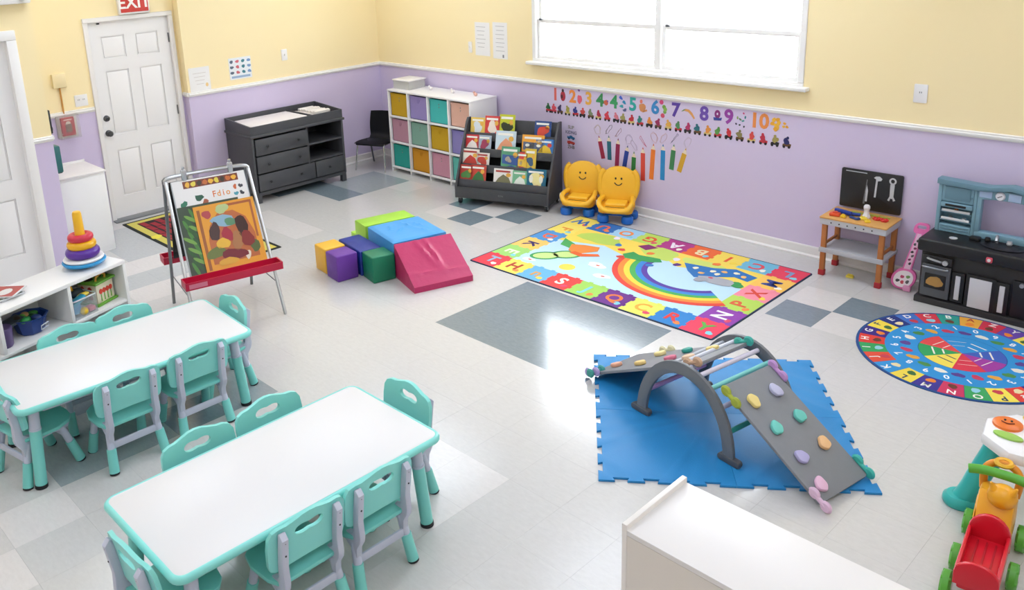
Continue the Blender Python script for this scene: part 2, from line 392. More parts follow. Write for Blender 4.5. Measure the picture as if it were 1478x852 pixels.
for nm, x0, x1 in (('half nearer the book display', WX0+.05, XM-.032), ('half nearer the toy kitchen', XM+.032, WX1-.05)):
    t = thing('window_blind', 'white horizontal slat blind in the window '+nm, 'blind', ((x0+x1)/2, .118, WZ1-.06), 0, 'slat blinds in the window')
    MB().box((0, 0, 0), (x1-x0, .045, .03), bev=.004).obj('head_rail', TRIM, t)
    me = MB().box((0, 0, 0), (x1-x0-.01, .044, .0022), RX(math.radians(34))).mesh('slat', SL, 0)
    z = -.045
    while WZ1-.06+z > WZ0+.05: link('slat', me, t, (0, 0, z)); z -= .038
    MB().box((0, 0, WZ0+.035-(WZ1-.06)), (x1-x0-.01, .03, .016), bev=.004).obj('bottom_rail', TRIM, t)
    for sx in (-.38, .38): MB().cyl((sx*(x1-x0), 0, 0), (sx*(x1-x0), 0, WZ0+.035-(WZ1-.06)), .0012, n=6).obj('ladder_cord', WHITE, t)
# ---- unseen ceiling panels, added and sized to light the room softly
n = 0
CLN = ('between dresser and cube shelf', 'over the easel', 'over the side door end', 'under-window side over the rug', 'over the activity tables', 'over the table ends', 'over the toy kitchen', 'over the low white cabinet', 'at the front wall')
for x in (1.3, 4.5, 7.7):
    for y in (-1.0, -3.7, -6.5):
        t = thing('ceiling_fill_panel', 'added unseen ceiling fill panel '+CLN[n], 'added light', (x, y, H), 0, 'added ceiling panels')
        n += 1; f = MB()
        for (dx, dy, lx, ly) in ((-.92, 0, .04, 1.24), (.92, 0, .04, 1.24), (0, -.61, 1.80, .04), (0, .61, 1.80, .04)): f.box((dx, dy, -.02), (lx, ly, .04))
        f.obj('frame', TRIM, t, smooth=0)
        MB().box((0, 0, -.018), (1.8, 1.18, .008)).obj('diffuser', mat('#e9f1ff', .5, emit=LAMP), t, smooth=0)

# ================================================================== TABLES AND CHILDREN'S CHAIRS
TEAL = mat('#8adfd6', .33); TEAL2 = mat('#7fd6cc', .36); GREYP = mat('#c3c8d8', .38); RUB = mat('#15171a', .6)
def make_table(label, loc, rz):
    t = thing('activity_table', label, 'table', loc, rz, 'white topped activity tables')
    L, Wd, Z = 1.20, .625, .452           # local X is the width, Y the length
    MB().plate(rrect(Wd-.02, L-.02, .035, 5), .022, XY(Z-.022), bev=.002).obj('tabletop', mat('#e5e3e2', .32), t)
    P = [(x, y, Z-.016) for x, y in rrect(Wd-.014, L-.014, .04, 5)]
    r = MB(); r.tube(P, .0165, 10, closed=True); r.plate(rrect(Wd-.03, L-.03, .03), .012, XY(Z-.036)); r.obj('table_rim', TEAL, t)
    a = MB()
    for sx in (-1, 1): a.box((sx*(Wd/2-.075), 0, Z-.052), (.022, L-.24, .036), bev=.004)
    for sy in (-1, 1): a.box((0, sy*(L/2-.075), Z-.052), (Wd-.24, .022, .036), bev=.004)
    a.obj('apron', GREYP, t)
    for sx in (-1, 1):
        for sy in (-1, 1):
            x0, y0, x1, y1 = sx*(Wd/2-.085), sy*(L/2-.085), sx*(Wd/2-.066), sy*(L/2-.055)
            def at(z): k = 1-z/(Z-.03); return (x0+(x1-x0)*k, y0+(y1-y0)*k, z)
            g = MB(); g.cyl(at(.016), at(.30), .0275, n=20); lg = g.obj('leg', TEAL2, t)
            c = MB(); c.cyl(at(.30), at(Z-.04), .0255, n=20); c.cyl(at(.298), at(.306), .0285, n=20); c.box(at(Z-.045), (.085, .085, .018), bev=.005); c.obj('leg_collar', GREYP, lg)
            f = MB(); f.cyl(at(0), at(.018), .0295, n=20); f.obj('rubber_foot', RUB, lg)
    return t
make_table('long white activity table with turquoise rim beside the low toy shelf and easel', (3.525, -4.625, 0), math.radians(-3.0))
make_table('long white activity table with turquoise rim farther from the low toy shelf', (5.052, -4.622, 0), math.radians(0.0))

def make_chair():
    t = thing('toddler_chair', '', 'chair')
    # local: front is +Y
    st = MB()
    outline = [(-.10, -.125), (.10, -.125), (.135, -.11), (.150, -.06), (.155, .05), (.140, .115), (.105, .145), (.05, .157), (0, .16)]
    outline = outline+[(-x, y) for x, y in outline[::-1] if x > 0 and not (x == .10 and y == -.125)]
    P = [(-.10, -.125), (.10, -.125), (.135, -.11), (.150, -.06), (.155, .05), (.140, .115), (.105, .145), (.05, .157), (0, .16), (-.05, .157), (-.105, .145), (-.140, .115), (-.155, .05), (-.150, -.06), (-.135, -.11)]
    st.plate(P, .020, lambda x, y, z: (x, y, z+.238-.012*math.cos(min(1, abs(y-.02)/.16)*PI/2)*1.0+.02*max(0, y-.12)), bev=.006); st.obj('seat', TEAL2, t)
    up = []
    top = [(-.165, .335), (-.158, .312), (-.14, .302), (-.07, .312), (0, .316), (.07, .312), (.14, .302), (.158, .312), (.165, .335), (.168, .41), (.164, .455), (.150, .478), (.125, .487), (.095, .488), (.06, .497), (.03, .506), (0, .509), (-.03, .506), (-.06, .497), (-.095, .488), (-.125, .487), (-.150, .478), (-.164, .455), (-.168, .41)]
    hole = []
    for k in range(28):
        a = 2*PI*k/28; x = .062*math.cos(a); w = .0125+.0105*abs(math.cos(a))**1.0
        hole.append((x, .446+w*math.sin(a)*1.35))
    bend = lambda x, y, z: (x, -.108+.55*(x*x)-.13*(y-.30)-z, y)
    bk = MB(); bk.plate(top, .017, bend, holes=(hole,), bev=0); bk.obj('backrest', TEAL, t)
    for sx in (-1, 1):
        s = MB()
        poly = [(-.158, .468), (-.150, .476), (-.139, .470), (-.118, .345), (-.112, .275), (-.098, .262), (-.06, .250), (.105, .236), (.118, .225), (.108, .208), (.07, .205), (.03, .212), (-.05, .210), (-.085, .190), (-.098, .140), (-.122, .140), (-.128, .200), (-.150, .235), (-.156, .26), (-.152, .33), (-.170, .455)]
        s.plate(poly, .028, YZ(sx*.118-.014), bev=.005)
        br = s.obj('side_bracket', GREYP, t)
        for z, y in ((.44, -.1635), (.385, -.1585)):
            MB().sph((sx*.118, y-.002, z), (.004, .003, .004), n=8, m=6).obj('screw', mat('#35383c', .5), br)
        for fy, xo, yo in ((-1, .016, .030), (1, .014, .045)):
            a = Vector((sx*.116, fy*.095 if fy < 0 else .080, .215)); c = Vector((sx*(.118+xo), fy*(.110+yo) if fy < 0 else .100+yo, .0))
            lg = MB(); m_ = a.lerp(c, .42)
            lg.cyl(m_, a.lerp(c, .96), .0225, .0245, 16); lo = lg.obj('leg', TEAL2, t)
            MB().cyl(a, m_, .0180, n=14).obj('leg_socket', GREYP, lo)
            MB().cyl(a.lerp(c, .95), c, .0235, .024, 16).obj('rubber_foot', RUB, lo)
    MB().box((0, -.115, .140), (.235, .012, .036), bev=.003).obj('stretcher', GREYP, t)
    MB().box((0, .095, .165), (.235, .010, .026), bev=.003).obj('stretcher', GREYP, t)
    return t
proto = make_chair()
A1 = ' at the toy shelf table'; A2 = ' at the farther table'
G1 = 'turquoise chairs around the activity tables'
spots = [  # x, y of the centre, heading (rotation about z; 0 faces +Y), label
 (3.765, -4.755, 90, 'turquoise toddler chair on the open side'+A1+', away from the easel'),
 (3.755, -4.375, 90, 'turquoise toddler chair on the open side'+A1+', towards the easel'),
 (3.270, -4.770, -90, 'turquoise toddler chair between the low toy shelf and table, away from the easel'),
 (3.250, -4.450, -90, 'turquoise toddler chair between the low toy shelf and table, towards the easel'),
 (3.490, -4.075, 176, 'turquoise toddler chair at the easel end'+A1+', beside the easel'),
 (3.548, -5.125, 12, 'turquoise toddler chair at the end'+A1+' opposite the easel'),
 (5.290, -4.740, 90, 'turquoise toddler chair by the white cabinet'+A2+', away from the blue mat'),
 (5.285, -4.400, 90, 'turquoise toddler chair by the white cabinet'+A2+', towards the blue mat'),
 (4.775, -4.775, -90, 'turquoise toddler chair facing the white cabinet'+A2+', away from the blue mat'),
 (4.765, -4.425, -90, 'turquoise toddler chair facing the white cabinet'+A2+', towards the blue mat'),
 (5.010, -4.035, 178, 'turquoise toddler chair at the blue mat end'+A2),
 (5.120, -5.150, 3, 'turquoise toddler chair at the end'+A2+' opposite the blue mat')]
for i, (x, y, a, lb) in enumerate(spots):
    if i == 0:
        proto.location = (x, y, 0); proto.rotation_euler = (0, 0, math.radians(a)); proto['label'] = lb; proto['group'] = G1
    else: dup(proto, (x, y, 0), math.radians(a), lb, G1)

# ================================================================== LOW TOY SHELF ON THE LEFT
SH_R = math.radians(72.4)      # local X runs along the front from the far end towards the entrance side of the frame
def shelf_pt(u, v, z):
    """u metres from the easel end along the front, v metres back from the front"""
    d = Vector((.305, -.952, 0)); nb = Vector((-.952, -.305, 0)); p = Vector((2.633, -4.207, 0))+d*u+nb*v; return (p.x, p.y, z)
SHZ = math.atan2(-.952, .305)
t = thing('toy_shelf', 'low white wooden toy shelf with open compartments beside the first table', 'shelf', shelf_pt(0, 0, 0), SHZ)
SW = mat('#f0eeeb', .42); D = .32
# local +X along front, local +Y = ... left-hand normal of d
for nm, c, s in (('top_panel', (.65, -.0, .588), (1.30, D, .024)), ('shelf_board', (.65, 0, .335), (1.27, D-.012, .020)), ('bottom_board', (.65, 0, .05), (1.27, D-.012, .020))):
    MB().box((c[0], -D/2, c[2]), s, bev=.0025).obj(nm, SW, t)
for x in (.012, 1.288): MB().box((x, -D/2, .290), (.024, D, .58), bev=.0025).obj('side_panel', SW, t)
for x, z, h in ((.415, .4605, .228), (.86, .4605, .228), (.55, .192, .26)): MB().box((x, -D/2, z), (.022, D-.012, h), bev=.002).obj('divider', SW, t)
MB().box((.65, -D+.005, .31), (1.26, .008, .54)).obj('back_panel', mat('#e4e1de', .5), t)
# ---- stacking rings
px, py, pz = shelf_pt(.17, .16, .6005)
t = thing('stacking_rings', 'ring stacking toy with yellow post and red, yellow, purple and blue rings', 'stacking toy', (px, py, pz), SHZ); t.scale = (1.16, 1.16, 1.2)
b = MB(); b.lathe([(0, 0), (.03, 0), (.05, .004), (.105, .018), (.112, .030), (.108, .036), (.03, .030), (0, .030)], n=32); b.obj('rocking_base', mat('#1f97d4', .3), t)
b = MB(); b.lathe([(.02, .034), (.100, .037), (.104, .044), (.098, .052), (.02, .05)], n=32); b.obj('white_ring', mat('#f3f2f0', .35), t)
def ring(R, r, z, hx, nm):
    b = MB(); b.tube([(R*math.cos(2*PI*k/28), R*math.sin(2*PI*k/28), z) for k in range(28)], r, 12, closed=True)
    return b.obj(nm, mat(hx, .28), t)
ring(.062, .026, .077, '#5b2d9c', 'ring'); ring(.052, .023, .118, '#f3b619', 'ring'); ring(.045, .021, .156, '#d5344a', 'ring')
b = MB(); b.lathe([(0, .02), (.028, .02), (.026, .15), (.023, .28), (.019, .292), (0, .296)], n=20); b.obj('post', mat('#f6bd2c', .35), t)
# ---- magazines on top
px, py, pz = shelf_pt(.70, .22, .6005)
for k, (c1, c2, dx, rz, dz) in enumerate((('#c9cdd0', '#7d4a3a', 0, .15, 0), ('#d8dbdc', '#4a5a50', .012, -.10, .007), ('#e5e3df', '#c4402f', -.02, .35, .014), ('#d7d9da', '#b3463a', .02, .5, .021))):
    m = thing('board_book', ('dull grey picture book at the bottom of the pile on the toy shelf', 'pale picture book second in the pile on the toy shelf', 'white and red picture book third in the pile on the toy shelf', 'grey and red picture book topmost on the toy shelf pile')[k], 'book', (px+dx, py+dx*.5, pz+dz), SHZ+rz, 'pile of picture books on the toy shelf')
    MB().box((0, 0, .003), (.16, .20, .006), bev=.001).obj('pages', mat(c1, .5), m)
    MB().plate(rrect(.15, .18, .005), .0009, XY(.006)).obj('cover', mat(c2 if k % 2 else c1, .35), m)
    MB().plate(ell(.05, .035, 12, .01, .02), .0005, XY(.0069)).obj('cover_picture', mat(('#7d4a3a', '#d8dbdc', '#c4402f', '#e0ded9')[k], .35), m)
# ---- shape sorter house
px, py, pz = shelf_pt(.127, .15, .3455)
t = thing('shape_sorter_house', 'green and white wooden shape sorter house with red windows', 'toy house', (px, py, pz), SHZ+.15)
GR = mat('#6fae3c', .5); RD = mat('#c2352c', .5)
MB().box((0, 0, .0775), (.145, .145, .125), bev=.003).obj('house_wall', mat('#eee3c8', .55), t)
MB().box((0, 0, .0075), (.175, .175, .015), bev=.004).obj('house_base', GR, t)
b = MB(); b.box((0, 0, .148), (.172, .172, .016), bev=.004); b.obj('house_lid', GR, t)
for s, nn in ((-.035, 6), (.04, 14)): MB().cyl((s, -.01, .156), (s, -.01, .159), .028, n=nn).obj('shape_hole', mat('#3b2a1d', .6), t)
b = MB(); b.tube([(-.03, .05, .156), (-.03, .052, .18), (0, .055, .192), (.04, .052, .18), (.045, .05, .156)], .007, 8, smooth=4); b.obj('handle', mat('#e0a33a', .45), t)
MB().box((-.04, -.05, .162), (.06, .03, .014), RZ(.4), bev=.003).obj('lid_block', mat('#ede8dd', .5), t)
for (x, z) in ((-.038, .055), (.02, .055), (-.038, .105), (.02, .105)):
    MB().plate([(-.016, -.017), (.016, -.017), (.016, .008), (0, .020), (-.016, .008)], .002, lambda X, Y, Z, x=x, z=z: (.0725+Z, x+X, z+Y)).obj('painted_window', RD, t)
for k in range(4):
    MB().plate([(-.004, -.03), (.004, -.03), (.003, .02), (-.003, .02)], .002, lambda X, Y, Z, k=k: (-.045+k*.028+X, .0725+Z, .055+Y)).obj('painted_stem', GR, t)
    MB().plate(ell(.014, .017, 10), .0025, lambda X, Y, Z, k=k: (-.045+k*.028+X, .0725+Z, .088+Y)).obj('painted_flower', mat('#e2452f', .5), t)
# ---- clear box with toys
px, py, pz = shelf_pt(.315, .12, .3455)
t = thing('clear_toy_bin', 'clear plastic bin on the toy shelf filled with bright toys', 'bin', (px, py, pz), SHZ); t.scale = (.92, .95, 1)
CLR = mat('#e6eef2', .12, trans=.86); b = MB()
for (cx, cy, sx, sy) in ((-.088, 0, .003, .215), (.088, 0, .003, .215), (0, -.107, .176, .003), (0, .107, .176, .003)): b.box((cx, cy, .06), (sx, sy, .118))
b.box((0, 0, .002), (.176, .215, .004)); b.obj('bin_body', CLR, t, smooth=0)
b = MB(); b.tube([(x, y, .12) for x, y in rrect(.184, .224, .02, 3)], .005, 8, closed=True); b.obj('bin_rim', mat('#e9eff3', .2, trans=.35), t)
def toy(nm, lab, cat, loc, hx, shape, grp='toys in the clear bin'):
    b = MB(); k = shape[0]
    if k == 's': b.sph((0, 0, 0), shape[1])
    elif k == 'b': b.box((0, 0, 0), shape[1], shape[2] if len(shape) > 2 else None, bev=min(shape[1])*.25)
    elif k == 'c': b.cyl(shape[1], shape[2], shape[3], n=16); 
    return tag(b.obj(nm, mat(hx, .35), None, loc, (0, 0, SHZ)), lab, cat, grp)
def bp(dx, dy, z): return (px+dx*math.cos(SHZ)-dy*math.sin(SHZ), py+dx*math.sin(SHZ)+dy*math.cos(SHZ), pz+z)
b = MB(); b.lathe([(0, .085), (.03, .085), (.052, .065), (.060, .03), (.060, 0), (.05, 0), (.05, .03), (0, .05)], n=24, rot=RX(.6))
tag(b.obj('toy_cup', mat('#f0b323', .35), None, bp(.035, -.035, .125), (0, 0, SHZ)), 'yellow toy cup upturned on the clear toy bin', 'toy')
toy('toy_block', 'flat turquoise toy piece at the front of the clear bin', 'toy', bp(.025, .07, .105), '#2f9ab8', ('b', (.10, .05, .03), RY(.3)))
toy('toy_block', 'blue toy piece under the yellow cup in the clear bin', 'toy', bp(.045, .03, .055), '#3f8fc0', ('b', (.07, .1, .07), RY(-.2)))
toy('toy_banana', 'pale yellow long toy lying across the clear bin', 'toy', bp(-.03, .05, .118), '#f2d64b', ('s', (.045, .018, .014)))
toy('toy_ball', 'yellow ball low in the clear bin', 'toy', bp(.0, .082, .030), '#f0c21f', ('s', .025))
toy('toy_figure', 'dark brown toy figure in the clear bin', 'toy', bp(-.045, -.03, .11), '#33404a', ('s', (.05, .03, .03)))
toy('toy_block', 'pink toy piece at the bottom of the clear bin', 'toy', bp(-.06, .06, .022), '#d7748a', ('b', (.05, .05, .03)))
toy('toy_block', 'peach toy block at the back of the clear bin', 'toy', bp(-.05, -.07, .10), '#d9b48e', ('b', (.06, .05, .05), RX(.4)))
# ---- navy tub with play food
px, py, pz = shelf_pt(.60, .15, .3455)
t = thing('navy_tub', 'navy blue plastic tub on the toy shelf heaped with green toys', 'tub', (px, py, pz), SHZ+.3)
b = MB(); b.lathe([(0, 0), (.065, 0), (.075, .01), (.098, .095), (.108, .098), (.108, .104), (.094, .102), (.072, .016), (0, .012)], n=8); b.obj('tub_body', mat('#1f3f86', .35), t, smooth=0)
b = MB(); b.tube([(-.03, .096, .03), (-.03, .099, .055), (.03, .099, .055), (.03, .096, .03)], .0035, 6, closed=True); b.obj('tub_label', mat('#d4dbe6', .4), t)
for k in range(9):
    a = k*2.4; r = .02+.045*(k % 3)/2; hx = ('#1f5b2c', '#2f7a33', '#3b2b20', '#1e6a3c', '#c49a6a', '#2d8f45', '#1b3f25', '#5aa23c', '#243a6e')[k]
    b = MB(); b.sph((0, 0, 0), (.034, .024, .02), RZ(a), 12, 8)
    tag(b.obj('play_food', mat(hx, .45), None, (px+r*math.cos(a), py+r*math.sin(a), pz+.085+.007*(k % 3)), (0, 0, a)), ('dark green', 'mid green', 'dark brown', 'sea green', 'tan', 'bright green', 'blackish green', 'light green', 'navy blue')[k]+' small toy heaped in the navy tub', 'toy', 'toys heaped in the navy tub')
tp = shelf_pt(.685, .17, .3455+.1)
tag(MB().box((0, 0, 0), (.10, .10, .015), RY(.12), bev=.004).obj('toy_tray', mat('#39424d', .4), None, tp, (0, 0, SHZ)), 'dark toy tray lying on the rim of the navy tub', 'toy')
px, py, pz = shelf_pt(.80, .12, .3455)
b = MB(); b.lathe([(0, 0), (.05, 0), (.056, .01), (.06, .11), (.055, .115), (.0, .112)], n=24); tag(b.obj('purple_canister', mat('#5c4a78', .4), None, (px, py, pz)), 'muted purple plastic canister on the toy shelf', 'canister')

# ================================================================== DRESSER, BLACK CHAIR, CUBE SHELF, BOOK DISPLAY
DG = mat('#45464a', .5, noise=.10, nscale=20); DG2 = mat('#3b3c40', .55, noise=.1, nscale=20); KNOB = mat('#202124', .35)
t = thing('changing_dresser', 'dark grey changing table dresser with drawers and two open shelves', 'dresser', (.03, -2.04, 0), 0)
LX, LY, BZ = .49, 1.09, .665      # depth (x), length (y), body height
for y in (.012, LY-.012): MB().box((LX/2, y, BZ/2+.045), (LX, .024, BZ-.09), bev=.002).obj('side_panel', DG, t)
MB().box((.006, LY/2, BZ/2+.045), (.010, LY-.03, BZ-.1)).obj('back_panel', DG2, t)
MB().box((LX/2, LY/2, .095), (LX-.01, LY-.046, .03)).obj('bottom_panel', DG2, t)
MB().box((LX/2+.006, LY/2, BZ+.008), (LX+.022, LY+.03, .026), bev=.006).obj('top_panel', DG, t)
for (x, y) in ((LX-.025, .03), (LX-.025, LY-.03), (.03, .03), (.03, LY-.03)):
    MB().box((x, y, .05), (.05, .05, .10), bev=.003, taper=1.0).obj('foot', DG, t)
MB().box((LX-.012, LY/2, .088), (.022, LY-.10, .03), bev=.002).obj('plinth_rail', DG, t)
YD = .645
MB().box((LX/2, YD, BZ/2+.14), (LX-.02, .022, BZ-.26)).obj('divider', DG, t)
def drawer(y0, y1, z0, z1, nk):
    d = MB().box((LX+.001, (y0+y1)/2, (z0+z1)/2), (.020, y1-y0-.008, z1-z0-.008), bev=.003).obj('drawer', DG, t)
    MB().box((LX/2-.02, (y0+y1)/2, (z0+z1)/2), (LX-.08, y1-y0-.04, z1-z0-.04)).obj('drawer_box', DG2, d)
    for yy in nk:
        k = MB(); k.lathe([(0, .026), (.010, .025), (.014, .018), (.013, .012), (.006, .008), (.007, 0)], (LX+.011, yy, (z0+z1)/2), 14, RY(PI/2)); k.obj('knob', KNOB, d)
drawer(.03, YD-.012, .475, .645, (.16, .52)); drawer(.03, YD-.012, .295, .470, (.16, .52))
drawer(.03, .70, .115, .288, (.16, .52)); drawer(.705, LY-.03, .115, .288, (.87,))
MB().box((LX/2, (YD+LY)/2, .475), (LX-.02, LY-YD-.03, .018)).obj('open_shelf', DG, t)
MB().box((LX/2, (YD+LY)/2, .300), (LX-.02, LY-YD-.03, .018)).obj('open_shelf', DG, t)
tr = MB(); Z0 = BZ+.021
tr.plate([(0, Z0), (LX, Z0), (LX, Z0+.085), (0, Z0+.12)], .016, lambda x, y, z: (x, z, y)); tr.plate([(0, Z0), (LX, Z0), (LX, Z0+.085), (0, Z0+.12)], .016, lambda x, y, z: (x, LY-z, y))
tr.box((LX-.008, LY/2, Z0+.0425), (.016, LY-.03, .085)); tr.box((.008, LY/2, Z0+.06), (.016, LY-.03, .12)); tr.box((LX/2, .72, Z0+.045), (LX-.03, .014, .085)); tr.obj('changing_tray', DG, t, smooth=0)
b = MB(); b.box((.03+LX/2, -2.04+.37, Z0+.042), (LX-.07, .66, .082), bev=.02, seg=3); tag(b.obj('changing_pad', mat('#ece6e4', .55, noise=.04, nscale=30), None), 'white padded changing mat in the dresser tray', 'changing pad')
def vary(me, amp, sc):
    for v in me.vertices:
        p = v.co; v.co = p+Vector((math.sin(p.y*sc+p.z*sc*.7), math.sin(p.x*sc*1.3+1), math.sin((p.x+p.y)*sc)))*amp
b = MB(); b.cyl((.15, -1.28, Z0+.04), (.42, -1.27, Z0+.045), .04, .045, 14); tag(b.obj('rolled_towel', mat('#d9d2c8', .8)), 'rolled beige towel beside the changing pad', 'towel')
b = MB()
for k in range(6):
    b.box((.11+.055*k+.01*(k % 2), -1.12, Z0+.045+.004*(k % 3)), (.045, .19, .085), RY(.18), bev=.008)
tag(b.obj('folded_diapers', mat('#e8e2da', .8, noise=.06, nscale=40)), 'row of folded white cloths in the end of the dresser tray', 'cloths')
# ---- black stacking chair
t = thing('stacking_chair', 'black plastic stacking chair with chrome legs in the room corner', 'chair', (.37, -.40, 0), math.radians(-158))
BP = mat('#232428', .42)
b = MB(); N, Mm = 12, 13
def sh(u, v):   # u across -1..1, v along 0..1 : seat front edge -> back top
    if v < .5:
        k = v/.5; y = .19-.36*k; z = .315+.012*math.cos(k*PI)+(-.02*(1-k)**6)-.015*(1-u*u)*math.sin(k*PI); w = .185-.01*k
    else:
        k = (v-.5)/.5; y = -.17-.035*k-.02*math.sin(k*PI/2); z = .30+.012+.29*k+(.01 if k < .01 else 0); w = .175+.015*math.sin(k*PI)-.01*k
        y += .035*u*u*k
    return (u*w, y, z)
g = [[b.bm.verts.new(sh(-1+2*i/N, j/Mm)) for i in range(N+1)] for j in range(Mm+1)]
for j in range(Mm):
    for i in range(N): b.bm.faces.new((g[j][i], g[j][i+1], g[j+1][i+1], g[j+1][i]))
bmesh.ops.solidify(b.bm, geom=list(b.bm.faces), thickness=.012); b.obj('seat_shell', BP, t)
b = MB(); b.box((0, .03, .296), (.34, .30, .02), bev=.006); b.obj('seat_frame', BP, t)
for sx in (-1, 1):
    MB().tube([(sx*.16, .13, .30), (sx*.165, .15, .27), (sx*.185, .185, .0)], .0095, 10, smooth=3).obj('leg', CHROME, t)
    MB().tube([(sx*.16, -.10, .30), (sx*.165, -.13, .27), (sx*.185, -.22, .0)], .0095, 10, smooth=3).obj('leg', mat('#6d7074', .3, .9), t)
# ---- cube shelf with fabric bins
CX0, CW, CH, CD = .60, 1.27, .905, .375
t = thing('cube_shelf', 'white twelve-cube storage shelf against the lavender wall', 'shelf', (CX0, -.022, 0), 0)
FW = mat('#f1efee', .42); th = .018; cw = (CW-th*5)/4; ch = (CH-.04-th*4)/3
for k in range(5): MB().box((th/2+k*(cw+th), -CD/2, CH/2-.009), (th, CD, CH-.018), bev=.0015).obj('upright', FW, t)
for k in range(3):
    for c in range(4): MB().box((th+cw/2+c*(cw+th), -CD/2, .04+th/2+k*(ch+th)), (cw, CD, th), bev=.0015).obj('shelf_board', FW, t)
MB().box((CW/2, -CD/2, CH-th/2), (CW+.004, CD+.004, th), bev=.002).obj('top_panel', FW, t)
MB().box((CW/2, -.004, CH/2), (CW-.02, .006, CH-.05)).obj('back_panel', FW, t)
cols = [['#c9a018', '#9a8bc4', '#46bdb8', '#e8b7a2'], ['#c08ea0', '#82ab9b', '#c9a018', '#8f86c4'], ['#2aa395', '#cf8e1a', '#cf93a6', '#66c1b4']]
names = [['mustard', 'lilac', 'turquoise', 'peach'], ['mauve', 'sage green', 'mustard', 'lilac'], ['teal', 'amber', 'pink', 'aqua']]
rw = ('top', 'middle', 'bottom'); cn = ('next to the black chair', 'second from the black chair', 'third from the black chair', 'behind the book display')
for r in range(3):
    for c in range(4):
        z0 = .04+th+(2-r)*(ch+th); x0 = CX0+th+c*(cw+th)
        bn = thing('fabric_bin', '%s fabric bin in the cube shelf %s row, %s' % (names[r][c], rw[r], cn[c]), 'bin', (x0+cw/2, -.022-CD+.185+.006, z0+.001), 0, 'fabric bins in the cube shelf')
        FM = mat(cols[r][c], .85, noise=.05, nscale=90, bump=.15, bscale=220); b = MB(); w, d, h = cw-.012, .33, ch-.022
        for (cx, cy, sx, sy) in ((-w/2+.003, 0, .006, d), (w/2-.003, 0, .006, d), (0, -d/2+.003, w, .006), (0, d/2-.003, w, .006)): b.box((cx, cy, h/2), (sx, sy, h))
        b.box((0, 0, .003), (w, d, .006)); b.obj('bin_body', FM, bn, smooth=0)
        MB().box((0, -d/2-.001, h-.008), (w, .004, .016), bev=.001).obj('top_hem', FM, bn)
        if (r+c) % 2 == 0 or c == 3:
            for dz in (.045, .075): MB().sph((0, -d/2-.001, h-dz), (.007, .003, .007), n=10, m=6).obj('grommet', mat('#9a9a92', .35, .8), bn)
        else:
            MB().tube([(-.012, -d/2-.002, h-.03), (-.010, -d/2-.008, h-.055), (0, -d/2-.010, h-.066), (.010, -d/2-.008, h-.055), (.012, -d/2-.002, h-.03)], .003, 6, smooth=3).obj('pull_loop', FM, bn)
# on the cube shelf
t = thing('storage_box', 'clear plastic storage box with white lid on the cube shelf', 'box', (CX0+.13, -.19, CH), .06)
b = MB()
for (cx, cy, sx, sy) in ((-.118, 0, .004, .24), (.118, 0, .004, .24), (0, -.118, .236, .004), (0, .118, .236, .004)): b.box((cx, cy, .045), (sx, sy, .088))
b.box((0, 0, .002), (.236, .236, .004)); b.obj('box_body', mat('#e6e6e2', .15, trans=.5), t, smooth=0)
MB().box((0, 0, .094), (.262, .262, .014), bev=.005).obj('lid', mat('#f1efed', .35), t)
for k, hx in enumerate(('#d8cdb8', '#b6a58a', '#e2d5ae', '#c7bda6')): MB().box((-.07+.045*k, .02*(k % 2), .04), (.04, .17, .06), RZ(.1*k), bev=.004).obj('contents', mat(hx, .6), t)
for k, (x, y, hx) in enumerate(((.45, -.17, '#efe9e6'), (.78, -.16, '#efe9e6'), (1.10, -.15, '#eebaa6'))):
    q = MB(); q.sph((0, 0, .018), (.022, .018, .018), n=12, m=8); o = tag(q.obj('toy_animal', mat(hx, .5), None, (CX0+x, y, CH)), ('small white toy animal on the cube shelf next to the clear box', 'small white toy animal at the middle of the cube shelf top', 'small pink toy animal on the cube shelf end by the book display')[k], 'toy', 'toy animals on the cube shelf')
    MB().sph((-.02, 0, .036), .012, n=10, m=8).obj('head', mat(hx, .5), o)
# ---- book display
BA = math.radians(20.4)
t = thing('book_display', 'dark grey tiered book display on castors in front of the cube shelf', 'book display', (2.02, -.785, 0), BA)
BW, BD = .94, .38
def bpt(x, y, z): return (2.02+x*math.cos(BA)-y*math.sin(BA), -.785+x*math.sin(BA)+y*math.cos(BA), z)
for x in (0, BW-.02):
    b = MB(); b.plate([(0, .06), (BD, .06), (BD, .77), (BD-.05, .775), (BD-.085, .74), (.03, .24), (0, .16)], .02, lambda X, Y, Z, x=x: (x+Z, X, Y), bev=.002); b.obj('side_panel', DG, t)
MB().box((BW/2, .008, .115), (BW-.04, .016, .105), bev=.002).obj('kick_panel', DG, t)
text('emblem_print', 'ECR4', mat('#8b8c8e', .5), t, (BW/2, -.0008, .115), (PI/2, 0, 0), .022, .0008)
MB().box((BW/2, BD/2, .075), (BW-.04, BD-.02, .016)).obj('bottom_panel', DG2, t)
MB().box((BW/2, BD-.01, .42), (BW-.04, .014, .68), bev=.002).obj('back_panel', DG, t)
tiers = []
for k in range(4):
    y0 = .035+.078*k; z0 = .185+.135*k
    tiers.append((y0, z0))
    MB().box((BW/2, y0+.012, z0+.012), (BW-.04, .012, .075), RX(math.radians(-12)), bev=.002).obj('tier_front', DG, t)
    MB().box((BW/2, y0+.055, z0+.002), (BW-.04, .085, .012), bev=.002).obj('tier_floor', DG2, t)
